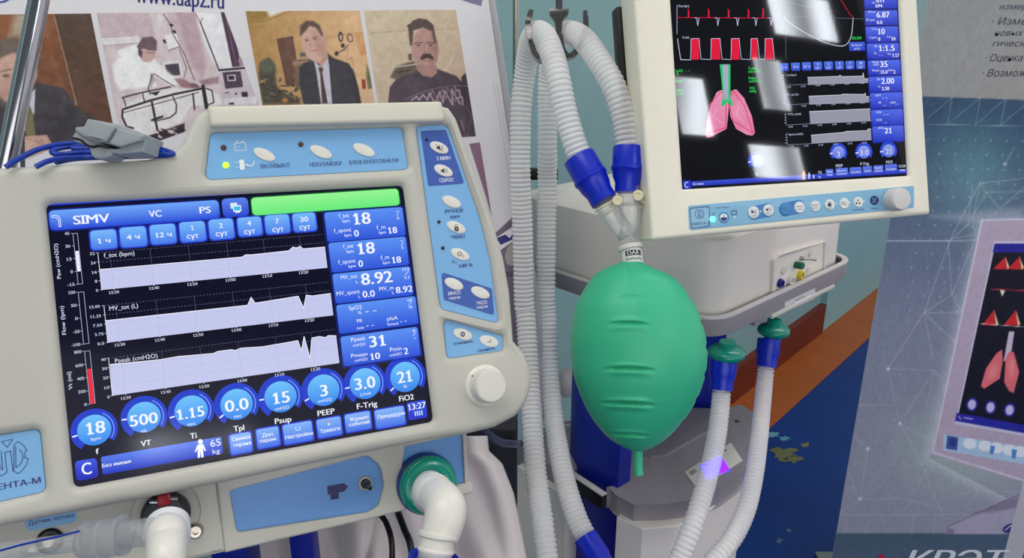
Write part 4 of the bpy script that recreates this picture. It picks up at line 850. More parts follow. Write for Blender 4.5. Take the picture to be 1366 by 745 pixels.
for c, m, r in (((203, 211), mat('lamp_teal', (60, 255, 190), .3, emit=(60, 255, 200), es=7), .0032), ((461, 170), WB, .0012), ((320, 202), WB, .0013), ((864, 131), WB, .0010), ((939, 124), WB, .0011), ((1013, 117), WB, .0012)):
    a = F3.loc(*M7(*c), .0006); lathe('indicator_lamp', [(r, 0), (r, .0006), (r * .5, .0012), (.0001, .0013)], a, a + zz, m, cs, 18)
ka = F3.loc(*M7(1166, 108), .0006); kt = F3.loc(*M7(1173, 102), .0)
lathe('knob', [(.0136, 0), (.0138, .004), (.0138, .012), (.0132, .0155), (.012, .017), (.011, .0172), (.0001, .0172)], ka, ka + Vector((.02, -.03, 1)), mat('knob_grey', (222, 218, 216), .4), vent2, 52)

# ---- body of the right ventilator, turned a quarter towards the wall
ta = math.radians(47.5); ea = Vector((math.sin(ta), math.cos(ta), 0)); eb = Vector((-math.cos(ta), math.sin(ta), 0)); UPZ = Vector((0, 0, 1))
cor = P(953, 434, 1.02)                                            # nearest upper corner of the tray
FT = Frame(cor, ea, eb)                                            # local x along the right face, y along the left face, z up
FT.M = Matrix(((ea.x, eb.x, 0, cor.x), (ea.y, eb.y, 0, cor.y), (0, 0, 1, cor.z), (0, 0, 0, 1)))
FT.N = UPZ; FT.I = FT.M.inverted()
def tr(px, py, z=0.0): p = onz(px, py, cor.z + z); q = FT.I @ p; return (q.x, q.y)
LA = tr(1143, 345)[0]; LBt = max(tr(672, 336)[1], .40)
class VF(Frame):                                                   # vertical face frames of the tray and body
    pass
MI3 = F3.M.inverted()
def tolocal(o, root_inv, M):                                        # place a child built in frame M under a root with another frame
    o.matrix_parent_inverse = root_inv @ M; return o
def rrb(x0, y0, x1, y1, r, seg=10): return fillet([(x0, y0), (x1, y0), (x1, y1), (x0, y1)], r, seg)
BI = .016
def body_shell():
    lv = [(-.005, 0, .05), (.004, .0, .05), (.05, .001, .05), (.104, .002, .05), (.107, .003, .05), (.1085, .006, .048), (.117, .075, .05), (.120, .10, .045), (.120, .12, .04)]
    vs = []; n = None; fs = []
    for z, ins, r in lv:
        o = rrb(BI + ins, BI + ins, LA - BI - ins - .0, LBt - BI - ins, r)
        n = len(o); vs += [(x, y, z) for x, y in o]
    for i in range(len(lv) - 1):
        for k in range(n): fs.append((i * n + k, i * n + (k + 1) % n, (i + 1) * n + (k + 1) % n, (i + 1) * n + k))
    fs.append(tuple(range(n))[::-1]); fs.append(tuple(range((len(lv) - 1) * n, len(lv) * n)))
    return mk('body_shell', vs, fs, BODYW, vent2, 28)
tolocal(body_shell(), MI3, FT.M)
# recessed socket panel on the right-hand face: frame lying on that face
FB = Frame(FT.M @ Vector((0, BI - .001, 0)), ea, UPZ)
b3 = FB.uv; K6 = crop(1000, 320, 6.206)
def fb(o): return tolocal(o, MI3, FB.M)
rim = [K6(200, 170), K6(240, 125), K6(605, 20), K6(600, 245), K6(560, 320), K6(185, 480)]
ou = [b3(p) for p in rim]; cx_, cy_ = sum(p[0] for p in ou) / 6, sum(p[1] for p in ou) / 6
sp_ = fb(plate('socket_panel', [fillet(ou, .004)], -.003, .0015, .0012, mat('socket_panel_white', (240, 234, 224), .4), vent2))
fb(plate('socket_frame', [fillet([(cx_ + (x - cx_) * 1.07, cy_ + (y - cy_) * 1.07) for x, y in ou], .006), fillet(ou, .004)], -.003, .004, .0015, BODYW, vent2))
def sock(c, r, m, m2, L=.008, hole=True, name='socket'):
    a = Vector((*b3(K6(*c)), .001)); o = fb(lathe(name, [(r, 0), (r, L * .7), (r * .85, L), (r * .55, L)] + ([(r * .5, L * .4), (.0001, L * .4)] if hole else [(.0001, L * 1.02)]), a, a + zz, m, vent2, 28))
    if m2: 
        b = a + zz * L * .42; p = lathe('socket_core', [(r * .5, 0), (r * .5, .002), (.0001, .0022)], b, b + zz, m2, o, 20)
YEL = mat('yellow_plastic', (226, 206, 60), .4); GRN = mat('dark_green_knob', (10, 96, 66), .4); CLW = mat('frosted_cap', (222, 218, 214), .3); NVP = mat('navy_plastic', (28, 34, 130), .35)
sock((236, 355), .0068, NVP, BLACK, .007); sock((318, 330), .0075, CLW, STEEL, .008); sock((398, 285), .0072, YEL, NVP, .008); sock((268, 248), .0068, CLW, None, .004, False, 'blank_cap')
sock((490, 110), .0062, CLW, None, .0025, False, 'blank_cap'); sock((474, 245), .0062, CLW, None, .0025, False, 'blank_cap')
a = Vector((*b3(K6(372, 205)), .001)); fb(lathe('green_cap', [(.006, 0), (.006, .012), (.0052, .014), (.0001, .0142)], a, a + Vector((-.2, .1, 1)), GRN, vent2, 10, 25))
a = Vector((*b3(K6(412, 152)), .001)); q = a + Vector((.022, -.004, .016))
fb(lathe('steel_boss', [(.0035, 0), (.0035, .005), (.0001, .0055)], a, a + zz, STEEL, vent2, 20)); fb(tube('steel_lever', [a + zz * .004, a + Vector((.010, -.0015, .010)), q], [.0013, .0013, .0017], STEEL, vent2, 10))
# nameplate on the sloping top edge
ink = Ink(FB, .001); y_ = .0
npl = FT.I @ onz(1052, 308, cor.z + .112)
lp = box('rating_plate', T3(npl.x, .052, .1135) @ Matrix.Rotation(.12, 4, 'X'), .05, .018, .0008, mat('plate_grey', (198, 200, 194), .4), vent2, .0002); tolocal(lp, MI3, FT.M)
# ================================================================== TROLLEY with tray, posts
trolley = thing('trolley', 'grey equipment trolley with rounded tray and blue posts under the right ventilator', 'trolley', FT.M)
plate('tray_floor', [rrb(.004, .004, LA - .004, LBt - .004, .05)], -.018, -.006, .001, NAVYI, trolley)
plate('tray_rim', [rrb(0, 0, LA, LBt, .055), rrb(.006, .006, LA - .006, LBt - .006, .05)], -.026, .001, .001, GREYT, trolley)
plate('rim_edge', [rrb(-.0005, -.0005, LA + .0005, LBt + .0005, .055), rrb(.0085, .0085, LA - .0085, LBt - .0085, .048)], -.001, .003, .0012, GREYL, trolley)
FR = Frame(FT.M @ Vector((0, 0, 0)), ea, UPZ); FRI = FT.M.inverted()
tg = plate('tray_label', [[FR.uv(K6(*p)) for p in ((290, 520), (540, 402), (536, 486), (286, 603))]], 0, .0008, 0, mat('label_paper', (222, 216, 222), .5), trolley); tolocal(tg, FRI, FR.M)
ink = Ink(FR, .0009); ink.text('Линия 50', K6(298, 562), K6(370, 530), 2.2, BK3, True); ink.text('Декор стол', K6(382, 500), K6(454, 470), 2.2, BK3, True); ink.text('комплект', K6(380, 528), K6(450, 498), 2.2, BK3, True); ink.text('(лот 2)', K6(468, 486), K6(528, 452), 2.2, BK3, True)
il = ink.build('label_lettering', INK, tg)
xa = FR.uv(K6(165, 705))[0]; xb = FR.uv(K6(682, 445))[0]; zt = FR.uv(K6(682, 432))[1]
box('accessory_rail', T3((xa + xb) / 2, -.001, -.030), xb - xa, .004, .007, WHITEP, trolley, .001)
box('rail_bracket', T3(xb + .012, .02, -.031), .03, .03, .01, GREYT, trolley, .001); box('rail_bracket', T3(xa - .02, .02, -.032), .03, .03, .012, GREYT, trolley, .001)
# compressor plane and the posts
zc = onz(859, 672, 0).z
comp_c = P(859, 680, 1.05); ZC = comp_c.z
def tc(px, py): q = FT.I @ onz(px, py, ZC); return (q.x, q.y)
hdrop = cor.z - ZC
def post(name, pts, ztop, zbot):
    o = [tc(*p) for p in pts]; return plate(name, [o], zbot, ztop, .002, COLB, trolley)
pA, pB, pC = tc(772, 628), tc(824, 652), tc(841, 634)
dB = Vector(pB) - Vector(pA); dC = Vector((.02, .05)).normalized() * .05
plate('blue_post', [[pA, pB, (pB[0] + .028, pB[1] + .0), (pB[0] + .03, pB[1] + .045), (pA[0] + .028, pA[1] + .045)]], -1.25 + .12, -.02, .002, COLB, trolley)
p1 = tc(898, 539); p2 = tc(960, 537)
plate('blue_post', [[p1, p2, (p2[0] + .02, p2[1] + .05), (p1[0] + .02, p1[1] + .05)]], -1.25 + .12, -.02, .002, COLB, trolley)
box('trolley_base', T3(.15, .2, -cor.z + .06), .5, .5, .05, GREYT, trolley, .01)
for x, y in ((-.05, 0), (.35, 0), (-.05, .4), (.35, .4)):
    lathe('castor', [(.03, 0), (.032, .004), (.032, .02), (.03, .024)], (x, y, -cor.z + .0325), (x + .1, y + .0, -cor.z + .0325), BLACK, trolley, 24)
# ================================================================== COMPRESSOR UNIT between the posts
MC = Matrix.Translation(Vector((0, 0, 0))) ; cM = FT.M @ T3(0, 0, ZC - cor.z)
comp = thing('air_compressor', 'white air compressor with grey lid and small lit violet display below the tray', 'compressor', cM)
lid = [(807, 653), (813, 648), (824, 660), (846, 672), (885, 671), (925, 666), (960, 649), (985, 631), (1002, 610), (1007, 580), (1006, 553), (988, 541), (968, 548), (925, 547), (900, 556), (845, 598), (843, 630), (828, 648)]
L_ = [tc(*p) for p in lid]
plate('lid', [fillet(L_, [.002, .003, .01, .004, .03, .03, .04, .04, .03, .02, .008, .005, .004, .01, .005, .003, .002, .002], 5)], -.034, 0, .0035, GREYT, comp)
wing = [(690, 592), (740, 562), (771, 560), (771, 623), (757, 634)]
plate('lid_wing', [fillet([tc(*p) for p in wing], .004)], -.034, 0, .0035, GREYT, comp)
# raised back step of the lid
stp = [tc(*p) for p in ((846, 604), (868, 612), (885, 612), (950, 575), (968, 548), (925, 546), (900, 556))]
plate('lid_step', [fillet(stp, .006)], -.01, .004, .003, mat('step_grey', (132, 126, 134), .5), comp)
bd = [(824, 666), (859, 682), (903, 679), (942, 662), (974, 638), (996, 612), (1001, 580), (1000, 558), (985, 547), (925, 552), (850, 602), (845, 640)]
plate('body', [fillet([tc(*p) for p in bd], [.001, .001, .03, .05, .05, .05, .03, .01, .01, .01, .001, .001], 5)], -.56, -.03, .002, BODYW, comp)
bd = [(690, 600), (756, 640), (772, 628), (768, 575), (740, 570)]
plate('side_body', [[tc(*p) for p in bd]], -.56, -.03, .002, BODYW, comp)
a, b = Vector((*tc(755, 628), -.010)), Vector((*tc(806, 662), -.010)); d = b - a; mm = T3(*((a + b) / 2)) @ Matrix.Rotation(math.atan2(d.y, d.x), 4, 'Z')
box('black_bar', mm, d.length * 1.02, .010, .022, BLACK, comp, .001); box('bar_trim', mm @ T3(0, 0, .0122), d.length * 1.02, .010, .0022, GREYL, comp, .0004)
FC = Frame(Vector((0, 0, 0)), Vector((1, 0, 0)), Vector((0, 1, 0)))
class CF:                                                            # horizontal drawing frame on the lid
    def uv(s, p, w=0): return tc(*p)
cf = CF(); cc = crop(700, 560, 3.794)
dp = plate('display_plate', [[tc(*cc(*p)) for p in ((808, 268), (1042, 120), (1102, 210), (872, 356))]], 0, .0016, .0005, WHITEP, comp)
VIO = mat('violet_display', (60, 20, 230), .3, emit=(66, 12, 255), es=8)
pa = [tc(*cc(*p)) for p in ((884, 238), (990, 188), (1036, 256), (924, 312))]
plate('display', [pa], .0012, .0019, 0, VIO, dp)
s_ = [tc(*cc(*p)) for p in ((832, 272), (862, 257), (872, 272), (843, 290))]; plate('slot', [fillet(s_, .001)], .0012, .0024, .0002, mat('slot_grey', (150, 148, 150), .5), dp)
q = Vector((*tc(*cc(1015, 162)), .0012)); lathe('small_lamp', [(.0018, 0), (.0018, .001), (.0001, .0012)], q, q + zz, DARK, dp, 14)
q = Vector((*tc(*cc(1075, 10)), 0)); lathe('lid_screw', [(.004, 0), (.004, .001), (.0001, .0012)], q, q + zz, DARK, comp, 16)
# small blue maker's mark on the body side
mkp = [tc(*p) for p in ((985, 680), (992, 690))]
FK = Frame(FT.M @ Vector((0, 0, 0)), ea, UPZ)
a_ = P(757, 511, 1.22); o = lathe('side_grip', [(.002, -.022), (.012, -.020), (.017, -.008), (.017, .008), (.012, .020), (.002, .022)], FRI @ (a_ + UPZ * .0), FRI @ (a_ + UPZ), GREYL, trolley, 24)
box('screen_arm', T3(bl[0] - .001, .20, -.055), .012, .16, .02, BLACK, vent2, .002)  # black block standing in for the shadow gap beside the display
# ================================================================== HOSES
def PP(l): return [P(*q) for q in l]
h1 = PP([(779, 224, .90), (772, 205, .90), (765, 187, .90), (753, 145, .90), (745, 106, .90), (737, 74, .91), (727, 50, .925), (716, 44, .95), (707, 58, .985), (700, 100, 1.02), (695, 145, 1.03), (694, 193, 1.04), (694, 238, 1.05), (697, 307, 1.07), (699, 399, 1.09), (702, 430, 1.09), (708, 527, 1.07), (714, 625, 1.03), (724, 699, .99), (732, 760, .97)])
h2 = PP([(838, 200, .89), (837, 190, .89), (833, 161, .89), (820, 119, .89), (801, 84, .90), (782, 57, .92), (766, 45, .95), (752, 46, .985), (741, 62, 1.03), (733, 90, 1.07), (730, 130, 1.09), (730, 193, 1.10), (730, 238, 1.12), (729, 307, 1.13), (728, 399, 1.14), (730, 429, 1.14), (733.5, 502, 1.13), (741, 576, 1.10), (753, 640, 1.05), (770, 694, 1.01), (786, 724, .99)])
o = corrugated('breathing_hose', h1, .0152, HOSE); tag(o, 'clear corrugated hose looping from the left blue cuff over the hook, leftmost hose', 'hose', 'clear corrugated breathing hoses')
o = corrugated('breathing_hose', h2, .0152, HOSE); tag(o, 'clear corrugated hose from the right blue cuff over the hook, ending bottom centre', 'hose', 'clear corrugated breathing hoses')
h3 = PP([(962, 515, 1.03), (962, 530, 1.03), (957, 576, 1.0), (947, 625, .96), (935, 669, .93), (920, 713, .91), (898, 765, .90)])
h4 = PP([(1023, 484, 1.14), (1021, 500, 1.14), (1017, 542, 1.11), (1012, 591, 1.06), (1005, 640, 1.01), (994, 684, .97), (974, 723, .94), (940, 762, .92)])
o = corrugated('breathing_hose', h3, .0128, HOSE, amp=.0024); tag(o, 'clear corrugated hose hanging from the nearer green filter across the violet display', 'hose', 'clear corrugated breathing hoses')
o = corrugated('breathing_hose', h4, .0125, HOSE, amp=.0026); tag(o, 'clear corrugated hose hanging from the farther green filter, rightmost of the hoses', 'hose', 'clear corrugated breathing hoses')
def cuff(pa, pb, r0, r1, label, shape=0):
    A_, B_ = P(*pa), P(*pb); L = (B_ - A_).length
    if shape == 0: pr = [(r0 * .80, .001), (r0 * .97, 0), (r0, .002), (r0, L * .42), (r0 * 1.06, L * .44), (r0 * 1.06, L * .50), (r0 * .98, L * .53), (r0 * .93, L * .66), (r1, L * .80), (r1 * 1.01, L), (r1 * .85, L)]
    else: pr = [(r0 * .8, .001), (r0, 0), (r0, L * .5), (r0 * .92, L * .6), (r1, L * .75), (r1, L), (r1 * .8, L)]
    o = lathe('hose_cuff', pr, A_, B_, CUFFB, None, 40); tag(o, label, 'hose cuff', 'blue rubber hose cuffs'); return o
cuff((772, 210, .895), (806, 269, .885), .0200, .0160, 'tilted blue rubber cuff on the left arm of the clear Y connector')
cuff((839, 196, .885), (836, 257, .885), .0188, .0142, 'upright blue rubber cuff on the right arm of the clear Y connector')
cuff((965, 477, 1.035), (962, 521, 1.03), .0185, .0155, 'blue rubber cuff under the nearer green filter', 1)
cuff((1026, 453, 1.145), (1022, 490, 1.14), .0170, .0148, 'blue rubber cuff under the farther green filter', 1)
cuff((781, 717, .99), (815, 772, .96), .0165, .0150, 'blue rubber cuff at the foot of the long hose, bottom centre', 1)
for i, (c, d_, r, lb) in enumerate((((969, 471), 1.035, .0250, 'teal green round breathing filter under the tray, nearer of the two'), ((1032, 441), 1.145, .0235, 'teal green round breathing filter under the tray, farther of the two'))):
    a = P(*c, d_); b = a - UPZ
    o = lathe('breathing_filter', [(.011, -.017), (.0115, -.012), (.012, -.009), (r * .85, -.007), (r, -.003), (r * 1.02, 0), (r, .003), (r * .8, .007), (.013, .010), (.012, .018), (.010, .018)], a, b, GREENF, None, 48); tag(o, lb, 'filter', 'teal breathing filters')
# Y connector
yc = thing('y_connector', 'clear plastic Y connector joining the two blue cuffs above the green bag', 'connector')
J = P(837, 311, .885)
tube('left_arm', PP([(800, 258, .886), (812, 280, .885), (830, 306, .885), (837, 316, .885)]), [.0135, .0135, .012, .0095], CLEAR, yc, 28, n=6)
tube('right_arm', PP([(839, 250, .886), (840, 270, .885), (840, 298, .885), (838, 316, .885)]), [.0135, .0135, .0115, .0095], CLEAR, yc, 28, n=6)
tube('stem', PP([(838, 306, .885), (839, 318, .885), (841, 336, .885)]), [.0092, .0100, .0108], CLEAR, yc, 28, n=6)
def ringat(name, c, tgt, r, m, parent, hw=.0012): a = P(*c); b = P(*tgt); return lathe(name, [(r * .9, -hw), (r, -hw), (r * 1.03, 0), (r, hw), (r * .9, hw)], a, b, m, parent, 36)
ringat('arm_collar', (811, 279, .885), (820, 293, .885), .0145, CLEAR, yc); ringat('arm_collar', (839, 272, .885), (839, 290, .885), .0140, CLEAR, yc)
ringat('stem_collar', (838, 312, .885), (839, 330, .885), .0105, CLEAR, yc, .002)
ringat('strap', (808, 274, .885), (818, 290, .885), .0149, CREAM, yc, .0008)
for nm, c, tgt, r in (('port_cap', (823, 268, .870), (826, 266, .850), .0062), ('port_cap', (851, 261, .870), (851.5, 259, .850), .0066)):
    a = P(*c); o = lathe(nm, [(r * .9, -.006), (r * .95, .0), (r, .002), (r * .9, .0045), (r * .45, .0048), (r * .38, .0035), (.0001, .0035)], a, P(*tgt), CREAM, yc, 28)
tube('cap_tether', PP([(855, 266, .872), (861, 274, .875), (861, 278, .878), (853, 274, .88), (845, 268, .88)]), .0013, CREAM, yc, 8)
tube('cap_tether', PP([(819, 272, .873), (818, 278, .872), (812, 284, .875), (803, 289, .88)]), .0011, CREAM, yc, 8)
# bag
bag = thing('reservoir_bag', 'inflated green rubber breathing bag hanging from the Y connector', 'breathing bag')
BD = .875
rows = [(350, 828, 856), (356, 812, 868), (364, 797, 887), (374, 787, 902), (388, 778, 914), (405, 769, 925), (425, 764, 934), (450, 761, 940), (475, 762, 942), (500, 765, 939), (525, 773, 931), (545, 782, 921), (562, 792, 909), (577, 804, 896), (588, 816, 884), (597, 832, 870), (602, 844, 858)]
ys = np.array([r[0] for r in rows], float); xl = np.array([r[1] for r in rows], float); xr = np.array([r[2] for r in rows], float)
NT, NS = 360, 260; q_ = np.linspace(0, 1, NS); Yv = 350 + (602 - 350) * (.75 * q_ + .25 * (1 - np.cos(q_ * math.pi)) / 2)
def smoothi(y, xs, ys_):
    t = np.interp(y, ys_, np.arange(len(ys_))); out = []
    for q in t:
        i = int(min(q, len(xs) - 2)); f = q - i; p0, p1, p2, p3 = xs[max(i - 1, 0)], xs[i], xs[i + 1], xs[min(i + 2, len(xs) - 1)]
        out.append(.5 * (2 * p1 + (p2 - p0) * f + (2 * p0 - 5 * p1 + 4 * p2 - p3) * f * f + (3 * p1 - p0 - 3 * p2 + p3) * f ** 3))
    return np.array(out)
XL, XR = smoothi(Yv, xl, ys), smoothi(Yv, xr, ys); vs = []; fs = []
Rr = RC @ Vector((1, 0, 0)); Uu = RC @ Vector((0, 1, 0)); Nn = RC @ Vector((0, 0, 1))
for i in range(NS):
    y = Yv[i]; cx = (XL[i] + XR[i]) / 2; hw = (XR[i] - XL[i]) / 2 * BD / F; c0 = P(cx, y, BD)
    for k in range(NT):
        th = 2 * math.pi * k / NT; cs_, sn = math.cos(th), math.sin(th)          # sn>0 towards the viewer
        rx, rz = hw * cs_, hw * .80 * sn; px = cx + rx * F / BD
        disp = 0.0
        if sn > 0:
            for fy, fx, w, h, dd in ((395, 832, 16, 4, .0008), (428, 829, 21, 3.6, .0034), (484, 829, 25, 3.6, .0040), (529, 829, 26, 3.6, .0044), (573, 834, 22, 3.4, .0034)):
                dy = (y - fy) - 2.0 * ((px - fx) / w) ** 2; e = math.exp(-(abs(px - fx) / w) ** 4)
                disp += e * dd * (.45 * math.exp(-((dy + 4.5) / 3.2) ** 2) - 1.0 * math.exp(-((dy + .5) / 2.0) ** 2) + .42 * math.exp(-((dy - 4.5) / 4.0) ** 2))
            disp += -.0012 * math.exp(-((px - 832 + (y - 350) * .0) / 4.0) ** 2) * (1 if y < 390 else math.exp(-(y - 390) / 25))
        for fy in (398, 430, 462, 497, 530, 560):                                # puckered side seam
            disp -= .0016 * math.exp(-((y - fy) / 3.5) ** 2) * math.exp(-((th - 0.15) / .28) ** 2) if th < math.pi else .0016 * math.exp(-((y - fy) / 3.5) ** 2) * math.exp(-((th - 2 * math.pi - .15) / .28) ** 2)
        dirn = Vector((cs_ / 1.0, 0, sn / .8)).normalized()
        q = c0 + Rr * (rx + dirn.x * disp) + Nn * (rz + dirn.z * disp); vs.append(q)
for i in range(NS - 1):
    for k in range(NT): k2 = (k + 1) % NT; fs.append((i * NT + k, i * NT + k2, (i + 1) * NT + k2, (i + 1) * NT + k))
fs.append(tuple(range(NT))); fs.append(tuple(range((NS - 1) * NT, NS * NT)))
mk('bag_body', vs, fs, GREENB, bag, 80)
tube('bag_tail', PP([(850, 596, BD), (851, 610, BD), (851, 622, BD), (852, 634, BD)]), [.0062, .0056, .0054, .0056], GREENB, bag, 20, n=5)
na, nb = P(841, 328, .885), P(844, 352, .880)
lathe('neck_ring', [(.0105, -.002), (.0140, -.002), (.0145, 0), (.0142, .003), (.0105, .003)], P(841, 330, .885), P(844, 346, .882), WHITEP, bag, 40)
lathe('neck_label', [(.0120, 0), (.0124, .001), (.0124, .017), (.0118, .018)], P(842, 334, .885), P(844.5, 354, .880), mat('label_white', (225, 225, 225), .4), bag, 40)
# lettering wrapped on the neck label
A_, B_ = P(842, 334, .885), P(844.5, 354, .880); D_ = (B_ - A_).normalized(); X_ = (Rr - D_ * Rr.dot(D_)).normalized(); Z_ = X_.cross(-D_).normalized()
if Z_.dot(Nn) < 0: Z_ = -Z_
def wrap(name, s, col, h0, hh, wid, r, bold=True):
    v, f = glyphs(s, bold); x0, x1 = v[:, 0].min(), v[:, 0].max(); out = []
    for p in v:
        a_ = ((p[0] - x0) / (x1 - x0) - .5) * wid / r; out.append(A_ + D_ * (h0 - p[1] / CAP * hh) + X_ * r * math.sin(a_) + Z_ * r * math.cos(a_))
    return mk(name, out, f, col, bag, 0)
INKB = mat('ink_black', (22, 22, 24), .5); INKW = mat('ink_white', (225, 225, 225), .5)
v = []; f = []
for i in range(13):
    for h in (.0035, .0100): a_ = (i / 12 - .5) * .020 / .01245; v.append(A_ + D_ * h + X_ * .01246 * math.sin(a_) + Z_ * .01246 * math.cos(a_))
f = [(2 * i, 2 * i + 1, 2 * i + 3, 2 * i + 2) for i in range(12)]; mk('label_band', v, f, INKB, bag, 0)
wrap('label_word', 'DAR', INKW, .0090, .0046, .015, .01250); wrap('label_word', 'Breathing Bag', INKB, .0150, .0032, .019, .01246)
# ================================================================== hook stand and wall pipe
HKS = mat('hook_steel', (128, 124, 122), .2, metal=1.0)
hk = thing('hose_hook', 'steel double hook on a thin rod holding the two looped hoses', 'hook')
HD = .940
tube('rod', PP([(744, -60, HD), (745, -20, HD), (746, 14, HD)]), .0042, DARK, hk, 16, n=4)
F4 = Frame(P(745, 30, HD), Rr, Uu)
v_ = plate('bracket', [[F4.uv(p) for p in ((732, 13), (759, 13), (758, 20), (750, 30), (749, 50), (742, 50), (740, 30), (733, 20))]], -.004, .004, .001, HKS, hk); v_.matrix_world = F4.M
def hookbar(pts):
    path = catmull(PP(pts), 8); v = []; f = []
    n = len(path)
    for i in range(n):
        T_ = (path[min(i + 1, n - 1)] - path[max(i - 1, 0)]).normalized(); S_ = T_.cross(Nn).normalized(); tp = 1 if i < n - 4 else .75
        for a, b in ((-.0022, -.006), (.0022, -.006), (.0022, .006), (-.0022, .006)): v.append(path[i] + S_ * a * 1.5 * tp + Nn * b)
    for i in range(n - 1):
        for k in range(4): k2 = (k + 1) % 4; f.append((4 * i + k, 4 * i + k2, 4 * i + 4 + k2, 4 * i + 4 + k))
    f.append((0, 1, 2, 3)); f.append((4 * n - 4, 4 * n - 3, 4 * n - 2, 4 * n - 1)); mk('hook_arm', v, f, HKS, hk, 40)
hookbar([(744, 48, .965), (741, 66, .962), (732, 79, .955), (722, 80, .95), (713, 72, .945), (708, 55, .935), (704, 35, .93), (706, 24, .93), (709, 15, .93)])
hookbar([(747, 48, HD), (750, 66, HD), (757, 76, HD), (766, 72, HD), (775, 58, HD), (781, 38, HD), (780, 16, HD)])
pp_ = P(688, 100, 1.25); hx = pp_.x; hy = pp_.y
o = lathe('wall_pipe', [(.0050, 0), (.0050, 2.2)], (hx, hy, .35), (hx, hy, 3), STEEL, None, 20); tag(o, 'thin vertical steel pipe behind the hoses at the banner edge', 'pipe')
bmk = P(711, 232, 1.25); o = box('pipe_clamp', T3(bmk.x + .004, bmk.y, bmk.z), .075, .02, .018, BLACK, None, .002); tag(o, 'small black clamp gripping the steel pipe between the hoses', 'clamp')
# ================================================================== foreground: elbows, cables, cloth
e1 = thing('elbow_connector', 'white elbow connector plugged into the green valve of the left ventilator', 'connector')
path = PP([(567, 645, .520), (575, 652, .490), (585, 658, .470), (598, 666, .452), (602, 682, .442), (595, 702, .438), (588, 720, .436), (582, 748, .434)])
a = F1.M @ (vc + Vector((0, 0, .014)))
tube('elbow_body', [a, P(574, 657, .490), P(584, 664, .468), P(594, 677, .452), P(593, 694, .446), P(586, 718, .442)], [.0122, .0122, .0124, .0128, .0124, .0112], WHITEP, e1, 40, n=8)
t_, u_ = P(577, 659, .482), P(587, 668, .465); lathe('elbow_rim', [(.0118, -.002), (.0132, -.001), (.0134, .001), (.0124, .003)], t_, u_, WHITEP, e1, 40)
lathe('elbow_bead', [(.0104, -.002), (.0120, -.0010), (.0120, .0010), (.0106, .0022)], P(585.5, 714, .442), P(582, 736, .440), WHITEP, e1, 40)
lathe('elbow_spigot', [(.0100, 0), (.0104, .001), (.0102, .0075), (.0110, .0085), (.0110, .0098), (.0100, .011), (.0098, .045), (.008, .045)], P(585, 713, .442), P(577, 760, .438), WHITEP, e1, 40)
A_, B_ = P(579, 741, .439), P(570, 800, .437)
o = lathe('hose_cuff', [(.0108, .004), (.0128, .001), (.0146, 0), (.0150, .003), (.0146, .006), (.0146, .04), (.012, .04)], A_, B_, CUFFB, None, 40); tag(o, 'blue rubber cuff on the white elbow at the bottom edge, below the green valve', 'hose cuff', 'blue rubber hose cuffs')
e2 = thing('elbow_connector', 'white capped elbow tube on the flow sensor, below the left screen', 'connector')
a = P(223, 700, .462); b = P(222, 742, .438)
tube('elbow_body', [F1.M @ (v0 + Vector((0, -.012, .008))), P(223, 709, .472), P(223, 722, .462), P(222, 745, .450), P(222, 785, .446)], [.010, .0120, .0122, .0114, .0110], WHITEP, e2, 40, n=8)
lathe('elbow_cap', [(.0118, -.010), (.0132, -.010), (.0136, -.002), (.0134, .004), (.0120, .005), (.0112, .004)], P(223.5, 713, .470), P(222, 750, .448), mat('cap_white', (226, 226, 224), .4), e2, 44)
fs_ = thing('flow_sensor', 'clear plastic flow sensor tube lying across the bottom left corner', 'sensor')
FSA = [(-60, 748, .475), (0, 737, .472), (60, 729, .470), (110, 723, .468)]
CL2 = mat('smoky_clear_plastic', (222, 226, 230), .05, trans=.7, alpha=.5, noise=0, ior=1.3)
tube('thin_tube', PP(FSA), .0058, CL2, fs_, 24, n=6)
tube('wide_tube', PP([(108, 723, .468), (118, 722, .468), (140, 719, .467), (166, 715, .466)]), [.0100, .0115, .0118, .0112], CL2, fs_, 32, n=6)
tube('end_tube', PP([(164, 715, .466), (190, 711, .466), (212, 708, .466)]), [.0085, .0085, .0085], CL2, fs_, 28, n=6)
for x, y in ((119, 722), (141, 719), (164, 715)): a = P(x, y, .467); b = P(x + 10, y - 1.6, .467); lathe('tube_ring', [(.0112, -.0008), (.0124, -.0008), (.0124, .0008), (.0112, .0008)], a, b, CL2, fs_, 36)
tube('sensor_line', PP([(-10, 738, .455), (30, 727, .455), (70, 718, .456), (106, 709, .458)]), .0007, CABLE, fs_, 8)
# blue legs of the left ventilator, cables and cloth
def legbox(x0, x1, ytop, d, lab):
    a = P(x0, ytop, d); b = P(x1, ytop, d); c = (a + b) / 2; w = (b - a).length; h = c.z + .02
    o = box('blue_leg', T3(c.x, c.y + w / 2, c.z - h / 2 + .02), w, w, h, COLB, None, .002); return o
vM = vent.matrix_world.inverted()
for i, (x0, x1, yt) in enumerate(((272, 322, 690), (380, 412, 680))):
    o = legbox(x0, x1, yt, .60, ''); o.name = 'leg'; o.parent = vent; o.matrix_parent_inverse = vM
for pts, lb in (([(496, 660, .67), (505, 683, .67), (516, 700, .66), (523, 730, .65), (521, 790, .65)], 'black cable left of the pair hanging below the green valve'), ([(522, 660, .66), (531, 684, .66), (540, 708, .65), (548, 730, .64), (556, 790, .64)], 'black cable nearest the white elbow, hanging below the green valve')):
    o = tube('power_cable', PP(pts), .0026 if 'left' in lb else .0030, BLACK, None, 12); tag(o, lb, 'cable', 'black cables under the left ventilator')
o = tube('power_cable', PP([(636, 560, .74), (650, 580, .76), (668, 591, .84), (686, 593, .93), (694, 592, 1.14), (712, 592, 1.26)]), .0048, mat('cable_navy', (52, 56, 84), .5), None, 12); tag(o, 'thick grey cable curving out behind the round knob towards the hoses', 'cable')
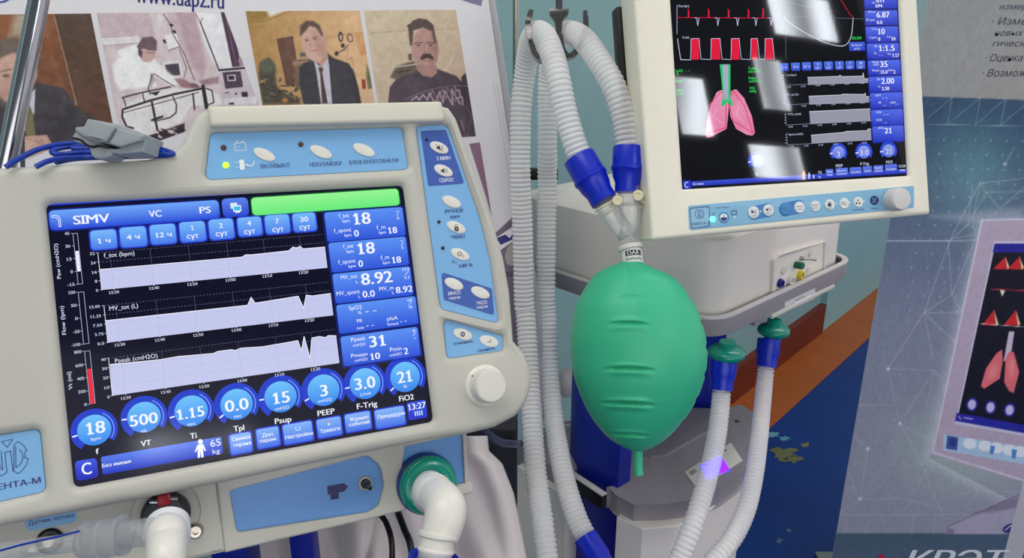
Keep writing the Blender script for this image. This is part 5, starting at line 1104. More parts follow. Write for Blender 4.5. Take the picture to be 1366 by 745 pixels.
o = tube('power_cable', PP([(700, 640, 1.28), (690, 612, 1.27), (680, 600, 1.25), (668, 592, 1.2), (660, 580, 1.2)]), .0028, GREYL, None, 10); tag(o, 'thin pale cable crossing the dark gap left of the hoses', 'cable')
o = tube('power_cable', PP([(712, 600, 1.3), (722, 585, 1.3), (745, 571, 1.28), (775, 567, 1.24)]), .0030, WHITEP, None, 10); tag(o, 'thin white cable running from the hoses to the blue post', 'cable')
# draped cloth: a grid sheet hanging over a hidden table edge
def cloth():
    nx, ny = 120, 90; vs = []; fs = []
    top = catmull([Vector((x, y, 0)) for x, y in ((400, 560), (500, 560), (600, 575), (640, 582), (662, 590), (676, 612), (686, 660), (694, 700), (703, 770))], 16)
    for j in range(ny):
        for i in range(nx):
            u = i / (nx - 1); v = j / (ny - 1)
            xr_ = np.interp(560 + v * 260, (560, 582, 600, 640, 700, 760, 820), (648, 650, 668, 683, 695, 706, 716))
            x = 330 + (xr_ - 330) * u; y = 572 + v * 250 + (10 if u < .9 else 10)
            d = .70 + .06 * math.sin(u * 9 + v * 1.5) * .4 * (.3 + v) + .012 * math.sin(u * 31 - v * 4) * (.2 + v) + .04 * (1 - u)
            d += .05 * max(0, (u - .93) / .07) ** 2 + .012 * math.exp(-((x - (540 - y * .15 + 60)) / 9) ** 2)
            vs.append(P(x, y, d))
    for j in range(ny - 1):
        for i in range(nx - 1): fs.append((j * nx + i, j * nx + i + 1, (j + 1) * nx + i + 1, (j + 1) * nx + i))
    o = mk('draped_cloth', vs, fs, CLOTH, None, 80); so = o.modifiers.new('thickness', 'SOLIDIFY'); so.thickness = .002
    return tag(o, 'off-white cloth hanging in folds behind and right of the left ventilator', 'cloth')
cloth()
q = P(640, 566, .95); q2 = P(708, 590, 1.02)
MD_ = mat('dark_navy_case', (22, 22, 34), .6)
infb = box('dark_cabinet', T3(q.x - .016, q.y + .025, q.z - .41), .128, .04, .80, MD_, None, .006); tag(infb, 'dark navy cabinet in shadow between the white cloth and the hoses', 'cabinet')  # dark block added to fill the dark gap behind the cloth
# ================================================================== sensor with coiled blue cable on top of the left display
sn = thing('finger_sensor', 'grey rubber finger sensor lying on the blue cable coil on the left display', 'sensor')
R7 = crop(0, 130, 5.059)
FS = Frame(P(150, 200, .506), Rr, Uu)
def prism(name, pts, d0, d1, bev, m, parent, ins=0):
    o = plate(name, [fillet([FS.uv(R7(*p)) for p in pts], .0010)], d0, d1, min(bev, .0010), m, parent); o.matrix_world = FS.M; return o
prism('lower_shell', [(490, 255), (525, 215), (620, 240), (720, 350), (800, 345), (975, 268), (985, 262), (965, 370), (800, 385), (640, 350), (490, 290)], -.022, .000, .0014, SENS, sn, 0)
prism('upper_shell', [(515, 205), (575, 200), (600, 148), (700, 165), (830, 190), (988, 255), (978, 290), (830, 345), (745, 320), (600, 282), (520, 232)], -.026, .002, .0014, SENS, sn, 0)
prism('pad_rise', [(600, 272), (650, 190), (690, 168), (798, 200), (803, 218), (745, 308), (700, 312)], -.018, .0055, .0022, SENS, sn, 0)
prism('side_wing', [(805, 215), (980, 262), (965, 300), (830, 340), (750, 318)], -.014, .0035, .0014, SENS, sn, 0)
prism('finger_pad', [(600, 330), (770, 345), (745, 400), (700, 415), (640, 412), (615, 390)], -.018, .0, .0014, SENS, sn, 0)
mo = mk('mouth_line', *sweep([FS.M @ Vector((*FS.uv(R7(*p)), .0062)) for p in catm([(535, 288), (580, 300), (620, 332), (660, 346), (700, 338), (740, 345), (772, 352)])], .0009, 8), BLACK, sn)
coil = [(40, 470, .50), (100, 430, .505), (250, 355, .52), (420, 315, .535), (560, 312, .55), (760, 318, .56), (980, 312, .555), (1060, 325, .55), (1000, 355, .545), (760, 372, .545), (560, 372, .54), (400, 385, .525), (352, 372, .525), (380, 350, .53), (520, 330, .545), (760, 335, .556), (1000, 335, .556), (1120, 360, .55), (1165, 382, .54), (1080, 392, .538), (820, 395, .538), (560, 405, .535), (420, 412, .52), (320, 432, .51), (240, 470, .505)]
o = tube('sensor_cable', [P(*R7(x, y), d) for x, y, d in coil], .0019, CABLE, None, 12, n=10); tag(o, 'blue cable coiled on top of the left display under the grey sensor', 'cable')
ang = [(380, 440, .52), (520, 415, .536), (760, 405, .540), (1000, 398, .542), (1120, 385, .545), (1020, 352, .552), (760, 345, .55), (480, 345, .54)]
o = tube('sensor_cable', [P(*R7(x, y), d) for x, y, d in ang], .0017, CABLE, None, 12, n=10); tag(o, 'inner loops of blue cable right beneath the grey sensor', 'cable')
# chrome pole, top left
o = tube('chrome_pole', [P(62, -90, .60), P(52, 0, .60), P(8, 222, .60), P(-6, 300, .60)], .0075, CHROME, None, 28, straight=True); tag(o, 'polished chrome pole slanting across the top left corner', 'pole')
o = tube('grey_rod', [P(29, 148, .66), P(31, 250, .66)], .0018, DARK, None, 12, straight=True); tag(o, 'thin grey rod standing just right of the chrome pole', 'rod')
# ================================================================== LEFT BANNER with four printed photographs
INKP = ink_mat('banner_print', False, .4, 1.0); MATW = mat('banner_white', (226, 222, 226), .4, noise=.02)
FL = Frame(P(330, 150, 1.02), RC @ Vector((1, .0, -.22)), RC @ Vector((0, 1, .05)))
ban = thing('poster_stand', 'white upright banner with a row of printed portrait photographs behind the left display', 'banner', FL.M)
bo = [FL.uv(p) for p in [(-160, -60), (640, -60), (652, 0), (668, 110), (690, 260), (712, 420), (716, 545), (-160, 545)]]
plate('banner_sheet', [bo], -.004, 0, .001, MATW, ban)
tube('side_rail', [FL.loc(*p, -.004) for p in ((642, -60), (655, 0), (672, 110), (694, 260), (716, 420), (722, 560))], .006, mat('rail_grey', (176, 176, 182), .35), ban, 14)
k = Ink(FL, .0004)
k.text('www.uapz.ru', (180, -3), (299, -3), 21, (40, 40, 120), True)
k.build('address_lettering', INKP, ban); k = Ink(FL, .0004)
k.ring((-2, -14), 17, 20, 180, 360, (70, 80, 160))
k.build('corner_emblem', INKP, ban); k = Ink(FL, .0004)
k.poly([(610, -20), (648, -20), (642, 8), (628, 4), (616, 0)], (130, 120, 155))
k.build('corner_print', INKP, ban); k = Ink(FL, .0004)
k.poly([(640, 330), (700, 275), (712, 420), (716, 540), (680, 540), (676, 380), (661, 310)], (112, 100, 118))
k.poly([(655, 322), (700, 292), (702, 310), (666, 335)], (232, 228, 236)); k.poly([(662, 318), (674, 313), (680, 318), (688, 306), (700, 300), (700, 312), (668, 327)], (28, 24, 120))
k.line([(658, 110), (686, 270), (700, 330)], .6, (190, 186, 196)); k.line([(662, 110), (690, 262)], .6, (196, 192, 200))
k.ell((683, 340), 9, 15, 10, (170, 165, 160)); k.text('07', (672, 366), (686, 366), 6, (30, 30, 50), True)
k.build('stripe_print', INKP, ban); k = Ink(FL, .0004)
k.poly([(626, 192), (640, 190), (652, 262), (656, 290), (648, 262)], (135, 95, 120))
k.build('banner_print', INKP, ban)
SK = (205, 165, 150)
# first photograph: man in dark suit at a table
r = Raster(FL, [(-60, 20), (121, 18), (151, 168), (-40, 240)], 220, 230, .0006, (120, 75, 50))
r.grad(0, 20, (150, 95, 60), 100, 200, (90, 55, 40)); r.grad(95, 20, (75, 60, 50), 140, 160, (95, 60, 42), (np.clip((r.X - 72 - (r.Y - 20) * .22) / 1.5, 0, 1)), .85)
r.line([(72, 20), (102, 140)], 1.6, (165, 135, 105)); r.line([(55, 20), (88, 140)], 7, (160, 95, 55), .45, 6)
r.poly([(20, 18), (38, 18), (30, 48), (12, 50)], (190, 180, 160), 10, .8)
r.poly([(-60, 130), (0, 118), (20, 140), (48, 110), (85, 118), (100, 140), (125, 158), (150, 172), (150, 240), (-60, 240)], (66, 60, 66), 2)
r.poly([(80, 125), (95, 140), (118, 165), (118, 185), (60, 190), (58, 150)], (58, 53, 60), 5, .7); r.poly([(84, 122), (90, 136), (82, 160), (80, 150)], (84, 78, 82), 3, .6)
r.poly([(28, 140), (47, 118), (46, 150), (36, 175), (26, 170)], (205, 205, 215), 1.5)
r.poly([(33, 142), (40, 141), (44, 152), (48, 184), (36, 186), (32, 160)], (120, 112, 80), 1.5)
for i in range(8): r.ell(36 + (i * 7) % 10, 148 + i * 5, 2.5, 1.5, 30, (150, 120, 90), .8, .5)
r.ell(20, 98, 28, 40, 8, SK, .1); r.ell(46, 98, 4, 10, 0, (190, 145, 130), .3); r.ell(10, 120, 20, 20, 0, (190, 148, 132), .8, .5); r.ell(33, 122, 8, 13, 0, (178, 130, 116), .9, .5)
r.poly([(-20, 90), (-10, 62), (10, 50), (34, 54), (44, 66), (46, 84), (40, 92), (36, 76), (18, 70), (0, 78), (-6, 100)], (112, 98, 88), 4)
r.line([(0, 96), (16, 92)], 2, (110, 90, 80), .7, 2); r.ell(8, 101, 5, 2.4, 0, (110, 85, 80), .6, .8)
r.poly([(10, 190), (34, 182), (62, 180), (72, 196), (70, 216), (20, 220)], SK, 2); r.poly([(12, 206), (70, 196), (80, 225), (10, 225)], (200, 158, 146), 2)
for i in range(4): r.line([(36 + i * 9, 184 + i), (50 + i * 7, 190 + i * 2), (62 + i * 3, 198 + i * 3)], 1, (150, 105, 95), .7)
r.poly([(0, 190), (14, 186), (16, 214), (0, 220)], (225, 222, 225), 1.5)
r.noise(9, 9); r.noise(6, 3); r.build('printed_photo', INKP, ban)
# second photograph: doctor bending over a bed, violet monochrome
r = Raster(FL, [(129, 17.5), (299, 16), (345, 140), (165, 205)], 230, 200, .0006, (214, 200, 206)); V = crop(120, 0, 3.726)
pv = lambda l: [V(*p) for p in l]
r.grad(140, 20, (214, 196, 202), 220, 100, (226, 210, 212)); r.poly(pv([(30, 60), (520, 60), (560, 340), (560, 400), (460, 390), (330, 180), (50, 178)]), (212, 192, 198), 6, .8)
r.poly(pv([(290, 60), (370, 60), (470, 270), (530, 380), (470, 390), (350, 250)]), (228, 216, 216), 4, .8); r.poly(pv([(430, 60), (520, 60), (580, 330), (560, 390), (500, 300)]), (200, 172, 180), 5, .8)
r.poly(pv([(52, 184), (240, 176), (252, 214), (66, 226)]), (238, 232, 230), 1.5); r.line(pv([(62, 228), (240, 214)]), 1, (180, 165, 172)); r.line(pv([(55, 186), (220, 178)]), 1, (185, 170, 176))
r.poly(pv([(520, 60), (760, 60), (830, 330), (640, 350), (580, 250)]), (244, 242, 244), 3); r.poly(pv([(650, 60), (698, 60), (752, 330), (708, 334)]), (92, 66, 88), 1.5); r.line(pv([(672, 62), (728, 330)]), 1.5, (140, 116, 136), .8)
r.line(pv([(548, 110), (640, 345)]), 1.8, (90, 74, 88)); r.line(pv([(520, 60), (548, 112), (560, 90)]), 1, (120, 100, 112)); r.poly(pv([(735, 300), (760, 262), (790, 285), (800, 325), (745, 330)]), (176, 156, 170), 3)
r.poly(pv([(345, 60), (360, 100), (345, 140), (330, 90)]), (235, 228, 226), 2); r.poly(pv([(370, 176), (430, 164), (445, 232), (392, 252)]), (244, 240, 240), 1.2); r.poly(pv([(362, 198), (374, 196), (380, 214), (368, 216)]), (50, 40, 52), 1)
r.line(pv([(365, 70), (402, 125), (410, 165), (470, 270), (520, 400)]), 1.2, (110, 88, 100)); r.ell(*V(404, 125), 2.6, 1.8, 20, (50, 38, 50), .5); r.ell(*V(420, 158), 3, 1.8, 40, (60, 48, 60), .5); r.line(pv([(392, 252), (440, 232), (480, 340), (470, 380)]), 1, (120, 96, 108))
r.poly(pv([(362, 308), (448, 300), (462, 380), (380, 388)]), (238, 232, 232), 1); r.poly(pv([(372, 322), (440, 315), (450, 374), (386, 378)]), (98, 84, 100), 1)
r.poly(pv([(110, 320), (140, 250), (240, 215), (270, 300), (320, 290), (330, 310), (430, 390), (440, 420), (400, 425), (315, 372), (330, 430), (150, 450), (120, 400)]), (252, 250, 250), 4)
r.poly(pv([(75, 250), (120, 240), (150, 280), (100, 330)]), (228, 214, 214), 6, .8); r.poly(pv([(300, 362), (315, 368), (325, 400), (300, 440)]), (190, 172, 178), 2, .8)
r.ell(*V(288, 262), 11, 13, 15, (214, 180, 176), .2); r.poly(pv([(232, 232), (262, 186), (310, 182), (334, 205), (330, 252), (290, 250), (264, 240), (250, 250)]), (128, 106, 112), 2); r.poly(pv([(240, 238), (262, 258), (256, 290), (240, 270)]), (110, 86, 92), 2); r.line(pv([(278, 262), (320, 262)]), 1.2, (120, 96, 100), .7)
r.poly(pv([(420, 392), (465, 392), (520, 430), (505, 450), (450, 430)]), (176, 140, 146), 2.5); r.poly(pv([(540, 402), (640, 380), (640, 414), (560, 424)]), (178, 148, 156), 3); r.ell(*V(520, 430), 7, 4, 20, (140, 108, 118), .6); r.ell(*V(520, 500), 9, 8, 0, (150, 112, 124), .8, .7)
r.poly(pv([(120, 470), (330, 440), (560, 440), (640, 470), (660, 520), (500, 530), (450, 610), (280, 680), (180, 640)]), (240, 236, 236), 3); r.poly(pv([(120, 470), (200, 440), (260, 480), (170, 520), (150, 560)]), (222, 206, 208), 5, .8)
BD_ = (58, 40, 52)
r.line(pv([(310, 370), (290, 440), (300, 470)]), 1.2, BD_); r.line(pv([(318, 366), (370, 400), (420, 430)]), 1, BD_); r.poly(pv([(296, 462), (350, 452), (330, 476)]), BD_, 1)
r.line(pv([(160, 486), (250, 462), (400, 432)]), 2.2, (96, 72, 84)); r.line(pv([(170, 542), (300, 500), (420, 468), (560, 440)]), 2.8, BD_); r.line(pv([(168, 560), (540, 460)]), 1.2, (100, 78, 90)); r.line(pv([(162, 545), (160, 580), (182, 630), (215, 638)]), 2.6, BD_)
r.line(pv([(166, 486), (178, 528)]), 1.6, (90, 66, 78)); r.line(pv([(262, 466), (270, 502)]), 1.6, (90, 66, 78)); r.line(pv([(308, 510), (326, 600), (340, 672)]), 3, BD_); r.line(pv([(412, 480), (430, 520), (428, 560), (400, 584), (320, 604)]), 1.8, (84, 62, 74)); r.line(pv([(512, 466), (520, 545)]), 2.2, (80, 56, 68))
r.line(pv([(562, 430), (580, 535)]), 5, (44, 34, 44)); r.line(pv([(580, 440), (606, 450), (616, 510), (590, 520)]), 1.6, BD_); r.line(pv([(308, 598), (360, 580)]), 3, BD_)
r.poly(pv([(280, 680), (470, 612), (470, 720), (300, 745)]), (70, 52, 62), 2); 
for i in range(26): r.ell(*V(300 + random.random() * 170, 640 + random.random() * 110), 3 + random.random() * 5, 1 + random.random() * 1.6, random.random() * 90 - 30, random.choice([(225, 215, 218), (50, 36, 46), (150, 128, 138)]), .6)
r.poly(pv([(640, 350), (800, 336), (832, 520), (660, 520)]), (218, 206, 214), 1); r.poly(pv([(796, 336), (812, 345), (850, 500), (830, 520)]), (110, 90, 104), 1.5); r.poly(pv([(636, 345), (798, 330), (804, 340), (640, 354)]), (52, 42, 52), 1); r.poly(pv([(658, 360), (748, 354), (762, 432), (674, 442)]), (96, 80, 96), 1)
r.poly(pv([(680, 374), (722, 370), (726, 402), (686, 404)]), (230, 224, 230), 1); r.poly(pv([(686, 378), (716, 376), (720, 396), (690, 398)]), (60, 50, 60), 1); r.poly(pv([(752, 458), (782, 456), (786, 484), (756, 484)]), (66, 50, 62), 1); r.line(pv([(672, 462), (690, 461)]), 1.2, (90, 76, 88)); r.ell(*V(726, 466), 1.4, 1.4, 0, (60, 48, 60), .4); r.poly(pv([(662, 490), (830, 478), (832, 520), (664, 520)]), (236, 230, 234), 1); r.poly(pv([(690, 512), (716, 510), (717, 520), (691, 520)]), (50, 40, 50), 1)
r.poly(pv([(800, 300), (840, 330), (840, 400), (812, 345)]), (170, 150, 166), 3, .5)
r.C = np.clip((r.C - 250) * 1.12 + 246, 0, 255); r.noise(8, 9); r.noise(7, 2.5); r.build('printed_photo', INKP, ban)
# third photograph: man in suit and tie in a workshop
r = Raster(FL, [(327.5, 15), (479.5, 14), (502, 150), (352, 150)], 200, 170, .0006, (205, 165, 110)); V = crop(320, 0, 4.967)
r.grad(328, 60, (176, 134, 74), 470, 60, (228, 184, 138)); r.poly(pv([(40, 70), (165, 70), (180, 110), (130, 150), (55, 145)]), (150, 118, 48), 4, .8); r.poly(pv([(170, 60), (330, 60), (200, 110)]), (230, 228, 220), 4); r.line(pv([(50, 150), (150, 148), (330, 76)]), 1, (140, 100, 50), .8)
r.line(pv([(560, 250), (830, 212)]), 1, (186, 132, 84), .8); r.poly(pv([(760, 230), (820, 222), (850, 360), (800, 370)]), (214, 150, 96), 4, .8)
r.poly(pv([(242, 258), (352, 238), (400, 560), (310, 575)]), (98, 64, 50), 1.5); r.poly(pv([(265, 280), (345, 262), (385, 540), (320, 552)]), (112, 74, 58), 5, .6)
r.poly(pv([(130, 420), (190, 385), (235, 430), (240, 560), (270, 600), (330, 640), (400, 650), (400, 690), (150, 690), (125, 500)]), (70, 62, 48), 5); r.ell(*V(180, 440), 9, 10, 0, (92, 96, 78), .6); r.ell(*V(152, 545), 3, 3, 0, (210, 160, 40), .5); r.ell(*V(300, 665), 4, 3, 0, (190, 120, 60), .6)
for i in range(30): r.ell(*V(135 + random.random() * 270, 520 + random.random() * 160), 1 + random.random() * 4, .8 + random.random() * 2, random.random() * 180, random.choice([(40, 34, 30), (130, 110, 90), (90, 90, 80), (60, 44, 36)]), .6, .8)
r.poly(pv([(350, 400), (470, 378), (480, 420), (400, 480), (350, 430)]), (170, 140, 110), 3); r.line(pv([(352, 405), (460, 395)]), 1.4, (90, 80, 76)); r.poly(pv([(398, 350), (436, 348), (438, 374), (400, 378)]), (92, 88, 100), 1.5); r.poly(pv([(355, 440), (420, 420), (400, 600), (360, 560)]), (120, 96, 76), 4, .8)
r.poly(pv([(420, 690), (395, 560), (392, 450), (420, 420), (490, 388), (520, 420), (580, 350), (620, 385), (720, 420), (755, 470), (785, 580), (806, 690)]), (52, 48, 56), 2); r.poly(pv([(610, 400), (700, 430), (740, 560), (760, 680), (640, 680)]), (62, 56, 66), 8, .7); r.poly(pv([(740, 470), (775, 560), (790, 680), (770, 680)]), (44, 38, 44), 3, .7)
r.poly(pv([(488, 395), (530, 440), (580, 358), (592, 440), (612, 690), (538, 690), (505, 470)]), (206, 202, 216), 1.5); r.poly(pv([(520, 450), (545, 442), (552, 462), (545, 480), (582, 685), (545, 685), (532, 490)]), (82, 52, 44), 1.2)
r.poly(pv([(495, 370), (575, 300), (585, 380), (545, 440), (500, 405)]), (196, 150, 134), 2)
r.ell(*V(492, 280), 16.5, 27, -14, (214, 172, 156), .12); r.ell(*V(555, 270), 4, 9, 0, (206, 160, 142), .3); r.ell(*V(530, 300), 8, 18, -14, (190, 142, 126), .9, .6)
r.poly(pv([(398, 230), (400, 170), (440, 138), (490, 140), (530, 170), (552, 230), (540, 240), (520, 205), (500, 180), (460, 172), (440, 200), (405, 235)]), (92, 70, 58), 3)
r.line(pv([(430, 262), (452, 256)]), 1.2, (120, 90, 80), .8); r.line(pv([(482, 248), (508, 242)]), 1.2, (120, 90, 80), .8); r.ell(*V(443, 270), 2.4, 1, 0, (90, 70, 68), .6, .8); r.ell(*V(496, 258), 2.4, 1, 0, (90, 70, 68), .6, .8); r.line(pv([(466, 268), (462, 302), (476, 308)]), 1.2, (186, 138, 124), .8, 1.5); r.line(pv([(474, 340), (512, 332)]), 1.6, (168, 108, 102), .9)
r.ell(*V(668, 245), 3.4, 7, -5, (60, 52, 56), .3); r.ell(*V(669, 248), 1.8, 4, -5, (200, 160, 120), .4); r.ell(*V(730, 252), 4, 6, -15, (60, 52, 56), .3); r.ell(*V(731, 252), 2.8, 4.6, -15, (224, 180, 134), .4); r.ell(*V(682, 302), 2.6, 3, 0, (56, 46, 50), .4); r.line(pv([(640, 355), (690, 330), (715, 300)]), 2, (120, 90, 90)); r.ell(*V(640, 355), 2.6, 3, 0, (50, 42, 46), .4)
r.line(pv([(712, 320), (710, 400), (740, 380), (760, 470)]), 1, (186, 130, 110), .8); r.poly(pv([(840, 430), (872, 500), (880, 585), (850, 592), (838, 500)]), (110, 110, 70), 3); r.poly(pv([(806, 526), (830, 528), (835, 590), (812, 590)]), (150, 44, 44), 1.5); r.poly(pv([(800, 600), (890, 595), (900, 690), (815, 690)]), (222, 180, 144), 3)
r.noise(8, 9); r.noise(7, 2.5); r.build('printed_photo', INKP, ban)
# fourth photograph: man with moustache in a patterned dark sweater
r = Raster(FL, [(485.5, 14), (608, 13), (635, 182), (512, 188)], 180, 210, .0006, (206, 184, 158)); V = crop(480, 0, 3.104)
r.grad(490, 20, (214, 196, 166), 600, 120, (204, 178, 154)); r.line(pv([(40, 138), (200, 125), (410, 118)]), 1.4, (178, 158, 132), .7, 1.5); r.line(pv([(350, 300), (392, 225)]), 2, (226, 206, 190), .7)
r.poly(pv([(125, 320), (150, 275), (230, 250), (240, 290), (180, 340)]), (104, 88, 76), 3); r.line(pv([(150, 278), (235, 266)]), 1.4, (210, 200, 190)); r.line(pv([(152, 300), (210, 290)]), 1.6, (60, 50, 48)); r.poly(pv([(200, 224), (216, 222), (216, 250), (202, 250)]), (96, 78, 68), 1.5)
r.poly(pv([(118, 420), (125, 360), (150, 330), (225, 300), (240, 280), (320, 285), (400, 315), (430, 350), (440, 310), (470, 470), (478, 600), (118, 600)]), (72, 56, 70), 2); r.poly(pv([(420, 320), (440, 300), (482, 580), (450, 580)]), (58, 42, 54), 2); r.line(pv([(412, 330), (440, 440)]), 1.6, (44, 32, 42), .8)
r.poly(pv([(150, 345), (230, 320), (260, 420), (130, 420)]), (86, 68, 82), 8, .6)
r.ell(*V(270, 205), 18.5, 28, -3, (188, 146, 136), .1); r.ell(*V(316, 205), 3, 7, 0, (178, 132, 122), .3); r.poly(pv([(236, 270), (318, 270), (322, 300), (300, 320), (262, 315), (236, 290)]), (176, 132, 124), 2); r.ell(*V(302, 215), 6, 20, 0, (158, 114, 108), .9, .6)
r.poly(pv([(208, 190), (200, 115), (214, 92), (240, 76), (280, 82), (305, 105), (318, 180), (308, 180), (298, 130), (262, 115), (222, 125), (216, 185)]), (88, 70, 66), 2)
for i in range(14): r.ell(*V(205 + i * 7, 108 - 24 * math.sin(i / 13 * 3.1) + (i % 3) * 4), 3, 2.6, i * 25, (84, 66, 62), .5)
r.line(pv([(226, 180), (256, 176)]), 1.6, (96, 72, 68), .9); r.line(pv([(278, 176), (306, 180)]), 1.6, (96, 72, 68), .9); r.ell(*V(243, 188), 2.4, 1.1, 0, (70, 54, 54), .6, .9); r.ell(*V(292, 188), 2.4, 1.1, 0, (70, 54, 54), .6, .9); r.line(pv([(268, 185), (266, 218), (280, 222)]), 1.4, (160, 112, 104), .8, 1.5)
r.poly(pv([(250, 240), (262, 224), (292, 222), (304, 236), (304, 248), (280, 240), (254, 250)]), (70, 50, 48), 1.4); r.line(pv([(264, 252), (294, 250)]), 1.4, (150, 92, 90), .8)
r.line([V(190 + i * 16, 410 - 55 * math.sin(min(i, 16) / 16 * 1.9)) for i in range(17)], 1.0, (150, 132, 150), .8)
zz_ = [(215, 415), (235, 400), (245, 415), (262, 392), (280, 415), (288, 385), (312, 430), (330, 380), (345, 425), (350, 375), (385, 435), (380, 370), (415, 430)]
r.line(pv(zz_), 1.8, (190, 160, 170)); r.line([(x + 4, y - 4) for x, y in pv(zz_[4:])], 1.2, (150, 120, 135)); r.line(pv([(400, 375), (412, 372), (418, 400), (404, 408), (424, 402), (426, 436)]), 1.4, (190, 160, 170)); r.line(pv([(420, 500), (432, 540)]), 2, (150, 110, 130)); r.line(pv([(445, 570), (462, 480), (440, 440)]), 1, (120, 96, 116), .7)
r.noise(8, 9); r.noise(7, 2.5); r.build('printed_photo', INKP, ban)
# ================================================================== RIGHT BANNER
yb = 1.80
FRb = Frame(CL + ray(1237, 0) * (yb / ray(1237, 0).y), Vector((1, 0, 0)), Vector((0, 0, 1)))
rb = thing('poster_stand', 'tall grey-blue roll-up banner with Cyrillic bullet text and a printed ventilator screen', 'banner', FRb.M)
x0b = (FRb.uv((1236, 0))[0] + FRb.uv((1112, 745))[0]) / 2; z0 = .10 - FRb.O.z; zt_ = FRb.uv((1240, -60))[1]; xe = FRb.uv((1420, 0))[0] + .25
plate('banner_sheet', [[(x0b, z0), (xe, z0), (xe, zt_), (x0b, zt_)]], -.003, 0, .0005, MATW, rb)
box('banner_base', T3((x0b + xe) / 2, z0 - .045, -.02), xe - x0b + .02, .09, .16, STEEL, rb, .01)
tube('support_pole', [(xe * .5 + x0b * .5, z0, -.03), (xe * .5 + x0b * .5, zt_, -.03)], .012, STEEL, rb, 16, n=2)
INKR = ink_mat('roll_up_print', False, .45, 1.55)
nx, ny = 300, 620
r = Raster(FRb, [(0, 0), (1, 0), (1, 1), (0, 1)], nx, ny, .0006, (120, 122, 130))
# true rectangle on the sheet, expressed in photograph coordinates
uu, vv = np.meshgrid(np.linspace(x0b, x0b + .50, nx), np.linspace(FRb.uv((1240, -30))[1], z0, ny))
pw_ = np.array(FRb.O)[None, None] + uu[..., None] * np.array(FRb.U) + vv[..., None] * np.array(FRb.V) - np.array(CL); pc_ = pw_ @ np.array(RC)
r.X, r.Y = CX + F * pc_[..., 0] / -pc_[..., 2], CY - F * pc_[..., 1] / -pc_[..., 2]
X, Y = r.X, r.Y
r.C[:] = np.array((138, 138, 136.)); r.grad(1240, 0, (132, 134, 134), 1366, 130, (146, 144, 140))
S_ = lambda a, b, v: np.clip((v - a) / (b - a), 0, 1)
m = S_(128, 129.5, Y - (X - 1234) * .035)[..., None]; c = np.array((46, 70, 96.)) * (1 - S_(150, 420, Y)[..., None]) + np.array((120, 126, 146.)) * S_(150, 420, Y)[..., None]
c = c * (1 - S_(420, 620, Y)[..., None]) + np.array((140, 142, 156.)) * S_(420, 620, Y)[..., None]
tl_ = np.exp(-((X - 1300) / 60) ** 2 - ((Y - 230) / 70) ** 2)[..., None]; c = c + np.array((22, 40, 28)) * tl_; c = c + np.array((16, 26, 10)) * np.exp(-((X - 1290) / 90) ** 2 - ((Y - 600) / 60) ** 2)[..., None]
r.C = r.C * (1 - m) + c * m
m = S_(711, 713, Y)[..., None]; r.C = r.C * (1 - m) + np.array((72, 90, 108.)) * m
LW = (178, 190, 200)
H_ = crop(1120, 0, 3.724); H2 = crop(1120, 180, 2.484); H3 = crop(1060, 480, 2.811)
ph = lambda C_, l: [C_(*p) for p in l]
r.line(ph(H_, [(435, 617), (916, 628)]), .7, LW, .7)
for a, b in (((560, 482), (536, 617)), ((700, 484), (676, 620)), ((828, 487), (800, 622)), ((960, 490), (930, 624))): r.line(ph(H_, [a, b]), .6, LW, .6)
for a, b in (((436, 590), (560, 482)), ((536, 617), (700, 484)), ((676, 620), (828, 487)), ((800, 622), (960, 488))): r.line(ph(H_, [a, b]), .6, LW, .6)
for row in range(13):
    for cx__ in range(10):
        x = 1238 - row * 2 + cx__ * 21 - (row % 2) * 4; y = 186 + row * 19 + cx__ * .5
        if y < 420: r.ell(x, y, 1.1, 1.1, 0, (190, 205, 215), .9, .55)
for row in range(8):
    for cx__ in range(5): r.ell(1158 + cx__ * 24 - row * 3, 440 + row * 30, .9, .9, 0, (200, 205, 212), .9, .5)
GW = (196, 192, 206)
for l in ([(465, 160), (370, 340), (280, 590), (180, 745)], [(465, 160), (611, 145)], [(465, 160), (485, 190), (611, 188)], [(485, 190), (530, 245), (611, 175)], [(485, 190), (425, 300), (370, 345)], [(440, 165), (425, 300), (500, 330)], [(360, 345), (372, 530), (280, 590)], [(372, 530), (470, 300)], [(280, 590), (405, 590), (372, 530)], [(280, 590), (385, 690)], [(280, 590), (310, 745)], [(465, 160), (440, 290), (450, 330), (370, 345)], [(548, 95), (580, 40)]): r.line(ph(H2, l), .9, GW, .55, 1.6)
r.line(ph(H2, [(155, 352), (360, 352), (611, 345)]), 1.0, (214, 214, 224), .7); r.poly(ph(H2, [(300, 270), (611, 240), (611, 290), (480, 300), (360, 280)]), (170, 170, 186), 10, .5)
for l in ([(350, 35), (525, 40), (485, 215)], [(525, 40), (395, 240), (350, 35), (370, 0)], [(525, 40), (560, 80)], [(395, 240), (560, 330)], [(275, 335), (215, 280)], [(275, 335), (245, 523), (190, 400)], [(245, 523), (170, 440)], [(245, 523), (330, 470)], [(245, 523), (170, 575)], [(245, 523), (395, 520), (560, 560)], [(395, 240), (490, 420), (420, 560)], [(560, 520), (690, 490), (860, 500)], [(490, 420), (560, 600)], [(235, 170), (370, 172)], [(590, 430), (690, 490), (640, 560)]): r.line(ph(H3, l), .8, GW, .45, 1.4)
for p_ in ((275, 335), (245, 523), (395, 240), (350, 35)): r.ell(*H3(*p_), 2, 2, 0, (226, 226, 232), 1.2, .8)
r.ell(*H2(548, 97), 2.4, 2.4, 0, (190, 205, 205), 1.2, .7)
r.line(ph(H3, [(160, 582), (860, 580)]), .6, GW, .6)
for x in (200, 280, 365, 450, 530): r.line(ph(H3, [(x, 582), (x - 12, 655)]), .6, GW, .5)
